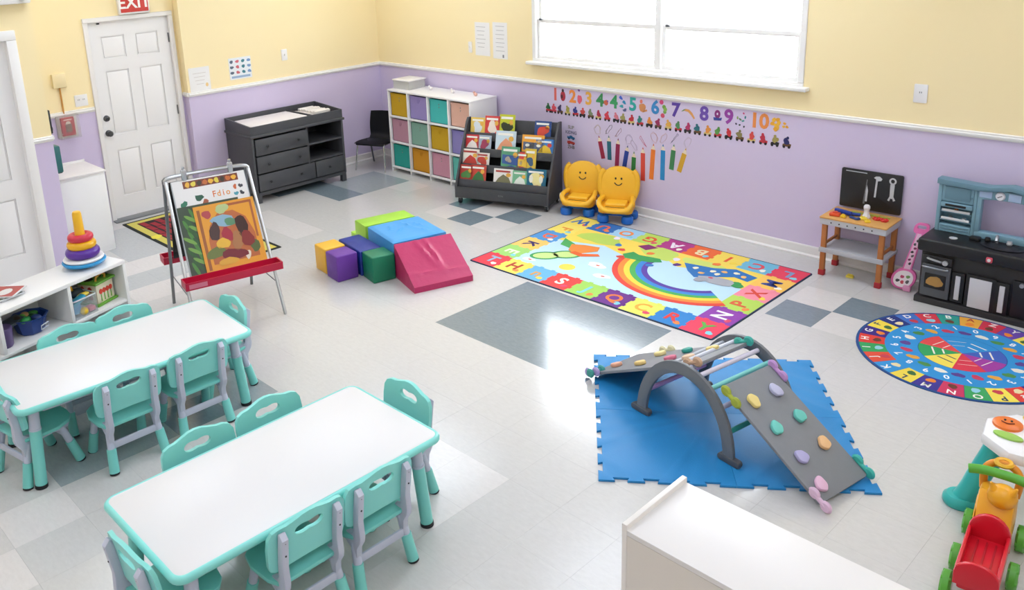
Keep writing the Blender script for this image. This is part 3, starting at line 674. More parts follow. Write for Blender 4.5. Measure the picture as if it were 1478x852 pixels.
for (x, y) in ((.035, .04), (BW-.035, .04), (.035, BD-.04), (BW-.035, BD-.04)):
    c = MB(); c.cyl((x-.012, y, .028), (x+.012, y, .028), .027, n=20); co = c.obj('caster', mat('#1c1c1e', .4), t)
    MB().cyl((x-.0145, y, .028), (x+.0145, y, .028), .014, n=14).obj('caster_hub', mat('#b9bbbd', .3, .8), co); MB().box((x, y, .052), (.034, .03, .022), bev=.004).obj('caster_fork', mat('#8d8f92', .3, .8), co)
def blob_(cx, cy, r, sd):
    rd = random.Random(sd); a_, b_ = rd.random()*6, rd.random()*6
    return [(cx+r*(1+.22*math.sin(2*q*PI/7+a_)+.15*math.sin(3*q*PI/7+b_))*math.cos(q*PI/7), cy+r*(1+.22*math.sin(2*q*PI/7+a_)+.15*math.sin(3*q*PI/7+b_))*math.sin(q*PI/7)) for q in range(14)]
# books: tier, x, width, height, colours
BK = [
 (3, .115, .145, .165, '#e9c65f', '#dce3e6', 'white and yellow picture book'), (3, .265, .150, .185, '#d6403f', '#f0e1d4', 'red picture book with pale oval'),
 (3, .415, .150, .205, '#c6c930', '#2e3a22', 'lime yellow picture book with dark hill'), (3, .775, .155, .165, '#2d4a86', '#d64b3c', 'navy and red picture book'),
 (2, .085, .140, .150, '#cf3a3e', '#f2e7e0', 'red picture book with white lettering'), (2, .215, .130, .150, '#a9b8c8', '#a23d5e', 'pale blue picture book with purple figures'),
 (2, .430, .195, .200, '#cfe0ea', '#eaa07a', 'light blue picture book with peach and white scene'), (2, .705, .210, .180, '#eda53c', '#5d6a86', 'orange picture book with two eyes'),
 (1, .095, .175, .160, '#f2e9dd', '#c23b34', 'cream picture book with red crab shapes'), (1, .225, .130, .135, '#e8e2da', '#c9483e', 'white and red picture book'),
 (1, .505, .175, .205, '#5fa27e', '#3a5d9c', 'green and blue picture book'), (1, .625, .100, .165, '#d9453f', '#f1c54a', 'narrow red picture book'), (1, .705, .105, .200, '#e3c24a', '#44607e', 'yellow picture book with small windows'), (2, .820, .165, .150, '#3d7fc4', '#e8c23c', 'bright blue picture book with yellow animal'),
 (0, .085, .125, .160, '#b83a34', '#4f8a4a', 'red picture book with green creature'), (0, .210, .150, .165, '#c8453a', '#3f7a48', 'red and green picture book'),
 (0, .465, .185, .150, '#eeeae3', '#7d7a5c', 'white picture book with small dark figure'), (0, .630, .140, .145, '#7fbf95', '#e8efe4', 'mint green picture book'), (0, .790, .185, .170, '#1d6a86', '#f0e6a2', 'deep blue picture book with two pale figures')]
for (k, x, w, h, c1, c2, nm) in BK:
    h *= 1.08; w *= 1.04
    y0, z0 = tiers[k]; L = bpt(x, y0+.030, z0+.010)
    bk = thing('picture_book', nm+' in the grey book display', 'book', L, BA, 'picture books in the book display')
    R_ = RX(math.radians(-14)); rot = (math.radians(-14), 0, 0)
    MB().box((0, .004, h/2), (w-.004, .007, h-.006)).obj('pages', mat('#ece8de', .7), bk, rot=rot)
    co = MB(); co.box((0, 0, h/2), (w, .0016, h)); co.box((0, .008, h/2), (w, .0016, h)); co = co.obj('cover', mat(c1, .3), bk, rot=rot)
    def pr(poly, hx, nm='cover_picture'): MB().plate(poly, .0007, XZ(-.0008)).obj(nm, mat(hx, .3), co)
    sd_ = int(x*1000)+k
    if sd_ % 3 == 0: pr([(-w*.42, h*.15), (w*.42, h*.2), (w*.3, h*.5), (0, h*.68), (-w*.25, h*.45)], c2)
    elif sd_ % 3 == 1: pr(blob_(0, h*.46, w*.33, sd_), c2)
    else: pr([(-w*.44, h*.28), (w*.44, h*.22), (w*.44, h*.62), (-w*.44, h*.66)], c2); pr(blob_(-w*.1, h*.45, w*.16, sd_+1), '#f0e2c2')
    pr([(-w*.4, h*.80), (w*.36, h*.80), (w*.36, h*.90), (-w*.4, h*.90)], ('#f4f1e8' if c1 not in ('#f2e9dd', '#e8e2da', '#eeeae3') else '#b43c38'), 'cover_title')
    pr(ell(w*.13, h*.12, 9, w*.27, h*.66), '#e8b04a' if c2 != '#e8c23c' else '#d0443a'); pr([(-w*.5, 0), (w*.5, 0), (w*.5, h*.10), (w*.1, h*.22), (-w*.3, h*.13), (-w*.5, h*.18)], ('#3f7f57', '#b23a36', '#3a5d9c', '#e0863c')[int(x*100) % 4])
    if 'eyes' in nm or 'two pale' in nm:
        for s in (-1, 1): MB().plate(ell(w*.10, h*.2 if 'pale' in nm else h*.07, 10, s*w*.25, h*.5), .0006, XZ(-.0016)).obj('cover_picture', mat('#f3efdf', .3), co)

# ================================================================== SMILING TODDLER SEATS
YL = mat('#f8bd2e', .36); YL2 = mat('#f3b01f', .4); BLU = mat('#1568c4', .35)
def smile_chair(label, loc, rz):
    t = thing('smiling_toddler_seat', label, 'chair', loc, rz, 'yellow smiling toddler seats'); t.scale = (1.1, 1.1, 1.1)
    # local: front is -Y
    b = MB(); Wd = .128
    P = [(-.10, .12), (.10, .12), (.118, .16), (.128, .22), (.130, .30), (.122, .345), (.108, .37), (.085, .378), (.07, .392), (.035, .405), (0, .408), (-.035, .405), (-.07, .392), (-.085, .378), (-.108, .37), (-.122, .345), (-.130, .30), (-.128, .22), (-.118, .16)]
    b.plate(P, .035, lambda x, y, z: (x*1.12, .085+.16*(y-.12)-z, y), bev=.008); bk = b.obj('backrest', YL, t)
    for s in (-1, 1):
        w = MB(); w.tube([(s*.118, .075, .15), (s*.142, .085, .22), (s*.147, .093, .30), (s*.135, .10, .35), (s*.112, .105, .378)], .022, 10, smooth=3); w.obj('back_wing', YL, t)
    fy = lambda z: .085+.16*(z-.12)-.0365
    for s in (-1, 1): MB().sph((s*.023, fy(.315)+.001, .315), (.0075, .004, .0095), n=10, m=8).obj('eye', BLACK, bk)
    MB().tube([(-.030, fy(.275), .282), (-.018, fy(.268), .268), (0, fy(.262), .262), (.016, fy(.266), .267), (.028, fy(.275), .280)], .004, 6, smooth=3).obj('mouth', BLACK, bk)
    b = MB(); b.plate(rrect(.27, .21, .05, 5, 0, -.005), .055, XY(.075), bev=.015); b.obj('seat_tub', YL2, t)
    b = MB(); b.box((0, -.01, .137), (.17, .13, .03), bev=.012, seg=3); b.obj('seat_pad', YL, t)
    MB().box((0, -.095, .128), (.15, .006, .007)).obj('front_slot', BLACK, t)
    b = MB(); b.tube([(-.115, .06, .165), (-.128, -.02, .165), (-.125, -.085, .15), (-.09, -.118, .115), (0, -.128, .105), (.09, -.118, .115), (.125, -.085, .15), (.128, -.02, .165), (.115, .06, .165)], .02, 10, smooth=4); b.obj('arm_rail', YL, t)
    for s in (-1, 1):
        MB().cyl((s*.150, -.06, .150), (s*.120, -.06, .150), .022, n=16).obj('arm_button', mat('#d9cdb6' if s < 0 else '#f3b01f', .4), t)
        f = MB(); f.lathe([(0, 0), (.040, 0), (.047, .008), (.047, .045), (.038, .058), (0, .06)], (s*.095, -.075, 0), 18); f.obj('foot', BLU, t)
        f = MB(); f.lathe([(0, 0), (.036, 0), (.042, .008), (.042, .05), (.034, .06), (0, .062)], (s*.118, .06, .0), 18); f.obj('foot', BLU, t)
    MB().box((0, 0, .066), (.17, .15, .026), bev=.006).obj('base', BLU, t)
    return t
smile_chair('yellow smiling plastic toddler seat beside the book display', (3.098, -.252, 0), math.radians(22))
smile_chair('yellow smiling plastic toddler seat standing on the rug corner', (3.48, -.225, .006), math.radians(27))

# ================================================================== RUGS
def flat(poly, z, hx, nm, parent, th=.0008, rough=.85):
    return MB().plate(poly, th, XY(z)).obj(nm, mat(hx, rough), parent, smooth=0)
def blob(cx, cy, r, n=14, amp=.25, sd=0, sx=1, sy=1, rot=0):
    rd = random.Random(sd); ph = [rd.random()*6.3 for _ in range(4)]; P = []
    for k in range(n):
        a = 2*PI*k/n; q = r*(1+amp*(.5*math.sin(2*a+ph[0])+.35*math.sin(3*a+ph[1])+.25*math.sin(5*a+ph[2])))
        x, y = q*sx*math.cos(a), q*sy*math.sin(a); P.append((cx+x*math.cos(rot)-y*math.sin(rot), cy+x*math.sin(rot)+y*math.cos(rot)))
    return P
RW, RH, RZ_ = 2.105, 1.40, .006
t = thing('alphabet_rug', 'large rectangular alphabet rug with rainbow and coloured letter squares', 'rug', (3.185, -1.745, 0), math.radians(.6))
MB().plate(rrect(RW, RH, .02, 4, RW/2, RH/2), RZ_-.001, XY(.0)).obj('rug_base', mat('#22314f', .9), t)
mx_, my_ = .012, .012; sw = (RW-2*mx_)/9; sh_ = (RH-2*my_)/6
near = [('#e0404c', 'T', '#8fb4cf'), ('#f1d660', 'H', '#b5402f'), ('#6ab0d8', 'n', '#d9a25c'), ('#e5433f', 'S', '#f3ece0'), ('#9fce5e', 'J', '#7cc9dc'), ('#6c2f86', 'Q', '#ea7b3c'), ('#d9dd63', 'C', '#e8a63c'), ('#2c7fc4', 'R', '#dc3f3c'), ('#e8425e', 'Y', '#5fae4c')]
right = [('#8d3fa6', 'N', '#f3f0f4'), ('#b5d45c', 'P', '#d8603c'), ('#f08fa0', 'X', '#dc4a3a'), ('#f5c25c', 'M', '#2b3f8c')]
far = [('#f0d860', 'W', '#2f6db5'), ('#2f6db5', 'U', '#ea6a3c'), ('#9fcbe6', 'O', '#ef8a4a'), ('#bcd860', 'G', '#e2512f'), ('#b23a86', 'A', '#f1e7f0'), ('#ec6a36', 'B', '#ecdcae'), ('#f2d65c', 'I', '#e5562f'), ('#6fb6d2', 'C', '#e0505a'), ('#e2405a', 'L', '#7d9cc4')]
left = [('#9fd070', 'E', '#e8efcf'), ('#f5c66a', 'K', '#3a2a66'), ('#4e94d0', 'D', '#ea6a4a'), ('#f0dc6a', 'F', '#ea9a3c')]
def square(cx, cy, c, ch, c2, rz):
    k = flat([(cx+x, cy+y) for x, y in ((-sw/2, -sh_/2), (sw/2, -sh_/2), (sw/2, sh_/2), (-sw/2, sh_/2))], RZ_-.001, c, 'letter_square', t)
    text('letter', ch, mat(c2, .85), k, (cx, cy, RZ_+.0004), (0, 0, rz), .155, .0006, .028)
    flat(blob(cx+.065, cy-.055, .024, sd=ord(ch)+int(cx*100)), RZ_-.0003, ('#f3efe2', '#f08a4a', '#7ccbd8', '#f2d24a', '#d8496a')[int(cx*50+cy*30) % 5], 'small_picture', k)
    for (ox, oy, rx, ry) in ((sw/2, -.05, .014, .018), (sw/2, .06, .014, .018), (-.05, sh_/2, .018, .014), (.06, sh_/2, .018, .014)):
        if 0 < cx+ox < RW-.03 and 0 < cy+oy < RH-.03: flat(rrect(rx*2, ry*2, .006, 2, cx+ox, cy+oy), RZ_-.0006+.0002*(int(cx*9)%2), c, 'jigsaw_tab', k)
    return k
for k, (c, ch, c2) in enumerate(near): square(mx_+sw*(k+.5), my_+sh_/2, c, ch, c2, 0)
for k, (c, ch, c2) in enumerate(far): square(mx_+sw*(k+.5), RH-my_-sh_/2, c, ch, c2, PI)
for k, (c, ch, c2) in enumerate(right): square(RW-mx_-sw/2, my_+sh_*(k+1.5), c, ch, c2, PI/2)
for k, (c, ch, c2) in enumerate(left): square(mx_+sw/2, my_+sh_*(k+1.5), c, ch, c2, -PI/2)
IX0, IX1, IY0, IY1 = mx_+sw, RW-mx_-sw, my_+sh_, RH-my_-sh_
z = RZ_-.001
pic = flat([(IX0, IY0), (IX1, IY0), (IX1, IY1), (IX0, IY1)], z, '#bcdcf0', 'rug_picture', t)
flat([(IX0, IY1), (IX0, .80), (.45, .86), (.62, .92), (.80, .86), (.98, .80), (1.15, .98), (1.30, .90), (1.48, .96), (1.75, .86), (IX1, .82), (IX1, IY1)], z+.0005, '#f4d65c', 'yellow_field', pic)
flat(blob(.50, 1.03, .12, sd=3, sx=1.5), z+.001, '#b9d25e', 'green_hill', pic); flat(blob(1.05, 1.05, .11, sd=5, sx=1.6), z+.001, '#c2d868', 'green_hill', pic); flat(blob(1.42, 1.06, .08, sd=8, sx=2), z+.001, '#cfdc72', 'green_hill', pic)
# rainbow: half arch whose feet stand at the upper left and right
RC = (1.46, .86)
for k, hx in enumerate(('#e04a3c', '#f08c3c', '#f5d24a', '#4fae5a', '#3d86cf', '#5a3f9c')):
    ro = .60-.044*k; ri = ro-.044
    P = [(RC[0]+ro*math.cos(math.radians(a)), RC[1]+ro*.93*math.sin(math.radians(a))) for a in range(176, 322, 6)]
    Q = [(RC[0]+ri*math.cos(math.radians(a)), RC[1]+ri*.93*math.sin(math.radians(a))) for a in range(176, 322, 6)]
    b = MB(); 
    for (p0, p1, q1, q0) in zip(P, P[1:], Q[1:], Q): b.plate([p0, p1, q1, q0], .0009, XY(z+.0012))
    b.obj('rainbow_band', mat(hx, .85), pic, smooth=0)
flat([(.84, .86), (.90, .80), (1.10, .84), (1.17, .90), (1.12, .95), (.95, .92), (.88, .95)], z+.0022, '#3a9a55', 'green_bank', pic)
flat([(1.30, 1.00), (1.40, .88), (1.50, .80), (1.62, .90), (1.72, .98), (1.83, .96), (1.85, 1.07), (1.66, 1.12), (1.52, 1.04)], z+.0022, '#2f74b8', 'blue_blanket', pic)
for k, (x, y) in enumerate(((1.42, .96), (1.50, .90), (1.55, .98), (1.62, 1.02), (1.70, 1.05), (1.77, 1.02), (1.60, .95))): flat(blob(x, y, .022, sd=k, n=9), z+.003, ('#f2e9c8', '#f0b76a')[k % 2], 'blanket_spot', pic)
flat(blob(1.66, .84, .105, sd=21, sx=1.15, sy=.7), z+.003, '#a9abb3', 'grey_animal', pic); flat(blob(1.56, .79, .045, sd=22), z+.0036, '#a0a2aa', 'grey_animal', pic); flat(ell(.02, .012, 8, 1.60, .86), z+.0042, '#d9586a', 'red_spot', pic)
flat(blob(1.80, .86, .05, sd=9), z+.0028, '#3a9a55', 'green_bush', pic)
for (x, y) in ((.51, .57), (.40, .45)):
    b = MB(); P = ell(.125, .085, 20, x, y, rot=.7); Q = ell(.10, .062, 20, x, y, rot=.7)
    b.plate(P, .0006, XY(z+.0012), holes=(Q,)); b.obj('green_ring', mat('#3f9c57', .85), pic, smooth=0); flat(Q, z+.0011, '#c6dd8c', 'ring_fill', pic)
flat([(.40, .78), (.46, .66), (.56, .62), (.66, .78), (.62, .86), (.50, .83)], z+.0022, '#ea8a3c', 'orange_figure', pic); flat([(.50, .62), (.62, .60), (.74, .70), (.70, .73), (.60, .66), (.52, .67)], z+.0026, '#e2662f', 'orange_figure', pic)
flat([(.27, .86), (.33, .72), (.44, .70), (.42, .80)], z+.002, '#4da85c', 'green_figure', pic)
flat(ell(.065, .06, 18, .68, .37), z+.0012, '#f3d456', 'sun', pic)
for k, (x, y, r) in enumerate(((.83, .54, .06), (.985, .39, .05), (.35, .31, .04))): flat(blob(x, y, r, sd=30+k, sx=1.4, sy=.75), z+.0014, '#fbfcfd', 'cloud', pic); flat(ell(.018, .010, 8, x+.01, y), z+.002, '#d0604a', 'cloud_face', pic)
flat([(.83, 1.08), (.93, 1.04), (.98, 1.14), (.88, 1.16)], z+.002, '#84286a', 'purple_gift', pic)
for k, (x, y) in enumerate(((.70, 1.0), (.78, .93), (1.0, 1.0), (1.22, 1.02), (1.28, .93), (1.13, .79), (.86, .80), (1.5, 1.12), (.60, 1.12))): flat(blob(x, y, .03, sd=50+k, n=9), z+.0024, ('#3a78c0', '#d8473c', '#ea7b3c', '#e8e0f0', '#6a3f8c')[k % 5], 'small_picture', pic)

# ---- round rug
RR = .556
t = thing('round_rug', 'round alphabet rug with blue rings and coloured segments by the toy kitchen', 'rug', (6.43, -.93, 0), 0)
MB().cyl((0, 0, 0), (0, 0, .005), RR, n=72).obj('rug_base', mat('#1d4a86', .9), t)
CS = ['#e8a93c', '#2a9a8c', '#d63848', '#3f6fc0', '#1f2f78', '#f0d84a', '#3a2580', '#d8382f', '#2f9c58', '#d94a30', '#2f8fd0', '#ead24a', '#3a2f8c', '#c8335c', '#38a05a', '#f0dc52', '#dc3f34', '#402a86', '#cf3350', '#2f8fd8', '#4a2f8e', '#e85a30', '#2f9e62', '#f2de58', '#6a45a8', '#cf2f48']
for k in range(26):
    a0, a1 = math.radians(360/26*k+95), math.radians(360/26*(k+1)+95-.3)
    P = [(.54*math.cos(a0+(a1-a0)*i/3), .54*math.sin(a0+(a1-a0)*i/3)) for i in range(4)]+[(.40*math.cos(a1-(a1-a0)*i/3), .40*math.sin(a1-(a1-a0)*i/3)) for i in range(4)]
    s = flat(P, .005, CS[k], 'letter_segment', t); am = (a0+a1)/2
    c2 = '#f4f2ec' if CS[k] not in ('#f0d84a', '#ead24a', '#f0dc52', '#f2de58', '#e8a93c') else ('#1f3f5c' if k % 2 else '#b5402f')
    text('letter', 'ABCDEFGHIJKLMNOPQRSTUVWXYZ'[k], mat(c2, .85), s, (.505*math.cos(am), .505*math.sin(am), .0064), (0, 0, am-PI/2), .062, .0006, .02)
    flat(blob(.44*math.cos(am), .44*math.sin(am), .024, sd=k+70, n=10), .0058, ('#e8842f', '#6a3a2a', '#8fc9dc', '#c43a4a', '#e8d8a8', '#3a6a3a')[k % 6], 'small_picture', s)
b = MB(); b.plate(ell(.40, .40, 64), .0008, XY(.005), holes=(ell(.225, .225, 48),)); ringp = b.obj('blue_ring', mat('#2d8fd0', .85), t, smooth=0)
for k in range(20):
    a = math.radians(18*k+95); text('number', str(k % 10), mat('#f4f6f8', .85), ringp, (.345*math.cos(a), .345*math.sin(a), .0064), (0, 0, a-PI/2+.4), .06, .0006, .02)
    a += .16; flat(blob(.29*math.cos(a), .29*math.sin(a), .024, sd=k+90, n=10, sx=1.4), .0060, ('#5a3f8c', '#c43a5a', '#e0a23c', '#4a8a4a', '#e8e4d8')[k % 5], 'small_picture', ringp)
CI = ['#3f5fb8', '#2d8fd0', '#2d8fd0', '#e0484a', '#2f9e5c', '#f0da58', '#d8364c', '#a03a9c']
for k in range(8):
    a0, a1 = math.radians(45*k+5), math.radians(45*k+50)
    s = flat([(0, 0)]+[(.222*math.cos(a0+(a1-a0)*i/6), .222*math.sin(a0+(a1-a0)*i/6)) for i in range(7)], .005, CI[k], 'colour_wedge', t); am = (a0+a1)/2
    for q, r in enumerate((.10, .155)): flat([(r*math.cos(am+.3)-.003, r*math.sin(am+.3)), (r*math.cos(am-.3)-.003, r*math.sin(am-.3)), (r*math.cos(am-.3)+.004, r*math.sin(am-.3)+.006), (r*math.cos(am+.3)+.004, r*math.sin(am+.3)+.006)], .0058, '#f2ede0' if k not in (5,) else '#3a3f5c', 'printed_line', s)

# ---- door mat
t = thing('door_mat', 'yellow and green door mat with red brick pattern at the exit door', 'mat', (.06, -3.22, 0), 0)
DW, DHh = 1.70, .66
MB().plate(rrect(DW, DHh, .01, 3, DW/2, DHh/2), .005, XY(0)).obj('mat_base', mat('#1d2420', .9), t)
flat([(.03, .03), (DW-.03, .03), (DW-.03, DHh-.03), (.03, DHh-.03)], .005, '#cfc25c', 'mat_field', t)
wallp = flat([(.10, .10), (1.02, .10), (1.02, DHh-.08), (.10, DHh-.08)], .0057, '#2a1a1c', 'brick_print', t)
for r in range(6):
    for c in range(6):
        x0 = .11+.155*c+(.07 if r % 2 else 0); y0 = .11+.075*r
        if x0+.14 > 1.02: continue
        flat([(x0, y0), (x0+.14, y0+.01), (x0+.14, y0+.062), (x0, y0+.055)], .0064, '#9c2430', 'printed_brick', wallp)
for k, (x, y) in enumerate(((1.15, .2), (1.3, .42), (1.5, .22), (1.42, .5), (.6, .06))): flat(blob(x, y, .05, sd=k+5), .0058, ('#5c8a4a', '#e6d84a', '#8fa84a')[k % 3], 'printed_leaf', t)

# ================================================================== FOAM BLOCKS
def foam(nm, label, cat, hx, build, loc=(0, 0, 0), rz=0):
    b = MB(); build(b); m = mat(hx, .42, bump=.35, bscale=14); return tag(b.obj(nm, m, None, loc, (0, 0, rz)), label, cat, 'soft play blocks')
FA = math.radians(-14)
foam('foam_cube', 'yellow soft play cube behind the purple cube', 'foam block', '#f2b838', lambda b: b.box((0, 0, .102), (.178, .178, .204), bev=.010, seg=3), (2.487, -2.568, 0), math.radians(-8))
foam('foam_cube', 'purple soft play cube beside the yellow cube', 'foam block', '#6a359c', lambda b: b.box((0, 0, .102), (.178, .178, .204), bev=.010, seg=3), (2.689, -2.606, 0), math.radians(-8))
foam('foam_cube', 'green soft play cube in front of the navy block', 'foam block', '#0f7a58', lambda b: b.box((0, 0, .102), (.185, .185, .204), bev=.010, seg=3), (2.921, -2.434, 0), math.radians(-13))
foam('foam_block', 'navy blue soft play block behind the green cube', 'foam block', '#14308c', lambda b: b.box((0, 0, .100), (.37, .185, .20), bev=.010, seg=3), (2.632, -2.388, 0), math.radians(-10))
def quilt(b, cx, cy, cz, sx, sy, sz, sd):
    """box with a creased vinyl top"""
    N = 26; rd = random.Random(sd); cr = [(rd.uniform(-.3, .3), rd.uniform(-.3, .3), rd.uniform(-1.0, .6), rd.uniform(.05, .12), rd.uniform(.15, .3)) for _ in range(5)]
    def hgt(u, v):
        h = 0
        for (a, c, an, w, L) in cr:
            x, y = u-a, v-c; p = x*math.cos(an)+y*math.sin(an); q = -x*math.sin(an)+y*math.cos(an)
            h += .016*math.exp(-(q/(w*.25))**2-(p/L)**2)
        e = max(abs(u), abs(v))*2; return h-.012*max(0, (e-.9)/.1)**2
    g = [[b.bm.verts.new((cx+sx*(i/N-.5), cy+sy*(j/N-.5), cz+sz/2+hgt(i/N-.5, j/N-.5))) for i in range(N+1)] for j in range(N+1)]
    for j in range(N):
        for i in range(N): b.bm.faces.new((g[j][i], g[j][i+1], g[j+1][i+1], g[j+1][i]))
    per = [g[0][i] for i in range(N)]+[g[j][N] for j in range(N)]+[g[N][N-i] for i in range(N)]+[g[N-j][0] for j in range(N)]
    low = [b.bm.verts.new((v.co.x, v.co.y, cz-sz/2)) for v in per]
    for k in range(len(per)): b.bm.faces.new((per[k], low[k], low[(k+1) % len(per)], per[(k+1) % len(per)]))
    b.bm.faces.new(low); return b
foam('foam_platform', 'light blue soft play platform with creased vinyl top', 'foam block', '#4aa0e0', lambda b: quilt(b, 0, 0, .135, .465, .455, .27, 4), (2.812, -2.058, 0), FA)
def stairs(b):
    b.plate([(0, 0), (.315, 0), (.315, .262), (.115, .262), (.10, .25), (.10, .145), (.088, .132), (0, .132)], .445, lambda x, y, z: (x, z, y), bev=.004)
foam('foam_steps', 'lime green soft play steps behind the light blue platform', 'foam block', '#a9dc48', stairs, (2.204, -2.155, 0), FA)
def wedge(b):
    N = 24; rd = random.Random(2)
    L, Wd, h0, h1 = .365, .47, .262, .045
    def hgt(u, v):
        z = h0+(h1-h0)*u; s = .014*math.exp(-((v-.35-.25*u)/.035)**2)*math.exp(-((u-.35)/.3)**2)+.017*math.exp(-((v-.52-.12*u)/.03)**2)*math.exp(-((u-.4)/.35)**2)+.010*math.exp(-((u-.72-.1*v)/.03)**2)
        return z+s
    g = [[b.bm.verts.new((L*i/N, Wd*j/N, hgt(i/N, j/N))) for i in range(N+1)] for j in range(N+1)]
    for j in range(N):
        for i in range(N): b.bm.faces.new((g[j][i], g[j][i+1], g[j+1][i+1], g[j+1][i]))
    per = [g[0][i] for i in range(N)]+[g[j][N] for j in range(N)]+[g[N][N-i] for i in range(N)]+[g[N-j][0] for j in range(N)]
    low = [b.bm.verts.new((v.co.x, v.co.y, 0)) for v in per]
    for k in range(len(per)): b.bm.faces.new((per[k], low[k], low[(k+1) % len(per)], per[(k+1) % len(per)]))
    b.bm.faces.new(low)
foam('foam_wedge', 'crimson soft play wedge ramp with creased vinyl cover', 'foam block', '#b8285e', wedge, (3.008, -2.348, 0), math.radians(-18))

# ================================================================== PUZZLE MAT AND ARCH CLIMBER
MA = math.atan2(-3.33+2.358, 5.655-4.877)      # direction of the left edge
t = thing('puzzle_mat', 'bright blue interlocking foam puzzle mat under the arch climber', 'mat', (4.877, -2.358, 0), MA)
S = .618
def jig(n=9, tabs=(1, 1, 1, 1)):
    """square outline with tabs on the sides given (bottom, right, top, left)"""
    P = []; st = S/n; d = .022
    def side(p0, dx, dy, nx, ny, on):
        x, y = p0
        for k in range(n):
            a = (x+dx*st*k, y+dy*st*k); c = (x+dx*st*(k+1), y+dy*st*(k+1))
            if on and k % 2 == 1:
                P.append((a[0]+dx*.006, a[1]+dy*.006)); P.append((a[0]-dx*.003-nx*d, a[1]-dy*.003-ny*d)); P.append((c[0]+dx*.003-nx*d, c[1]+dy*.003-ny*d)); P.append((c[0]-dx*.006, c[1]-dy*.006))
            elif k == 0 or not on: P.append(a) if k == 0 else None
    side((0, 0), 1, 0, 0, -1, tabs[0]); side((S, 0), 0, 1, 1, 0, tabs[1]); side((S, S), -1, 0, 0, 1, tabs[2]); side((0, S), 0, -1, -1, 0, tabs[3])
    return P
MBL = mat('#1f86c6', .55, noise=.05, nscale=6, bump=.1, bscale=150)
for i in (0, 1):
    for j in (0, 1):
        MB().plate(jig(9, (j == 0, i == 1, j == 1, i == 0)), .012, XY(0), bev=.0015).obj('mat_square', MBL, t, (i*(S+.001), j*(S+.001), 0))
# climber
CA = math.atan2(-2.809+2.692, 6.062-5.410); CM = Vector((5.736, -2.750, .012))
t = thing('arch_climber', 'grey wooden arch climber with two climbing ramps on the blue mat', 'climber', CM, CA)
GW = mat('#6c7075', .5, noise=.07, nscale=25); GE = mat('#7c8084', .55); AW = .465
def arch(y0):
    b = MB(); P = []; Q = []
    for k in range(25):
        a = PI*k/24; P.append((.312*math.cos(a), .012+.385*math.sin(a))); Q.append((.250*math.cos(a), .012+.320*math.sin(a)))
    pts = P+[(-.345, .03), (-.345, .0), (-.228, .0), (-.235, .03)]+Q[::-1]+[(.235, .03), (.228, 0), (.345, 0), (.345, .03)]
    b.plate(pts, .020, lambda x, y, z: (x, y0+z, y), bev=.003); b.obj('arch_side', GW, t)
arch(-.010); arch(AW-.010)
for y in (0, AW):
    for s in (-1, 1): MB().plate(rrect(.125, .034, .016, 4, s*.287, .017), .034, lambda X, Y, Z, y=y: (X, y-.017+Z, Y), bev=.005).obj('arch_foot', mat('#55585d', .5), t)
rc = ['#2f9c8e', '#c9c6dc', '#7ccfc8', '#dcd6e6', '#d9d3e4', '#cfd2dc', '#b8bdc6', '#dccfe0', '#c99fd6']
for k, a in enumerate((22, 42, 60, 76, 90, 104, 122, 142, 160)):
    a = math.radians(a); x, z = .281*math.cos(a), .012+.352*math.sin(a)
    MB().cyl((x, .008, z), (x, AW-.008, z), .0125, n=14).obj('rung', mat(rc[k], .45), t)
def ramp(p0, p1, w, y0, name, holds):
    """board from p0 (low) to p1 (high) in local xz, spanning y0..y0+w; holds: (u along, v across, colour)"""
    p0 = Vector((p0[0], 0, p0[1])); p1 = Vector((p1[0], 0, p1[1])); d = (p1-p0); L = d.length; d.normalize(); nz = Vector((-d.z, 0, d.x)); nz = nz if nz.z > 0 else -nz
    f = lambda x, y, z: tuple(p0+d*x+Vector((0, y0+y, 0))+nz*z)
    b = MB(); b.plate(rrect(L, w, .012, 3, L/2, w/2), .016, f, bev=.002); bd = b.obj('climbing_board', mat('#84878c', .5, noise=.06, nscale=25), t)
    for (u, v, hx) in holds:
        h = MB(); h.plate(blob(u*L, v*w, .032, 28, .16, int(u*97+v*31), 1.08, .92), .022, lambda x, y, z: f(x, y, z+.016), bev=.008); h.obj('climbing_hold', mat(hx, .55), bd)
    return f, L, bd
def clamp(f, L, bd, u, v, w, hx, rot=0):
    """double mushroom knob clamping the board to a rung"""
    c = MB(); x, y = u*L, v*w
    for s in (-1, 1):
        q = MB(); q.lathe([(0, -.010), (.022, -.008), (.030, 0), (.026, .009), (0, .012)], n=16)
        for vv in q.bm.verts: vv.co = Vector(f(x+s*.034*math.cos(rot)+vv.co.x, y+s*.034*math.sin(rot)+vv.co.z*1.0, .02+vv.co.y*.9))
        bmesh.ops.recalc_face_normals(q.bm, faces=q.bm.faces)
        me = bpy.data.meshes.new('q'); q.bm.to_mesh(me); q.bm.free(); c.bm.from_mesh(me); bpy.data.meshes.remove(me)
    c.cyl(f(x-.034*math.cos(rot), y-.034*math.sin(rot), .02), f(x+.034*math.cos(rot), y+.034*math.sin(rot), .02), .011, n=10)
    c.obj('clamp_knob', mat(hx, .5), bd)
RWd = .345
f, L, bd = ramp((.730, .012), (.185, .335), RWd, .040, 'r', ((.42, .22, '#70cdc0'), (.44, .74, '#6cc9bd'), (.62, .26, '#b9b3dd'), (.66, .76, '#b9bbdd'), (.20, .74, '#f0c08a'), (.26, .26, '#c3b6df'), (.84, .24, '#efd98a'), (.85, .76, '#c2c3e0'), (.10, .20, '#e8bcd6')) if False else ((.80, .25, '#efd98a'), (.80, .72, '#c2c3e0'), (.56, .25, '#70cdc0'), (.56, .74, '#6cc9bd'), (.31, .26, '#b9b3dd'), (.32, .75, '#f0c08a'), (.10, .20, '#e8bcd6')))
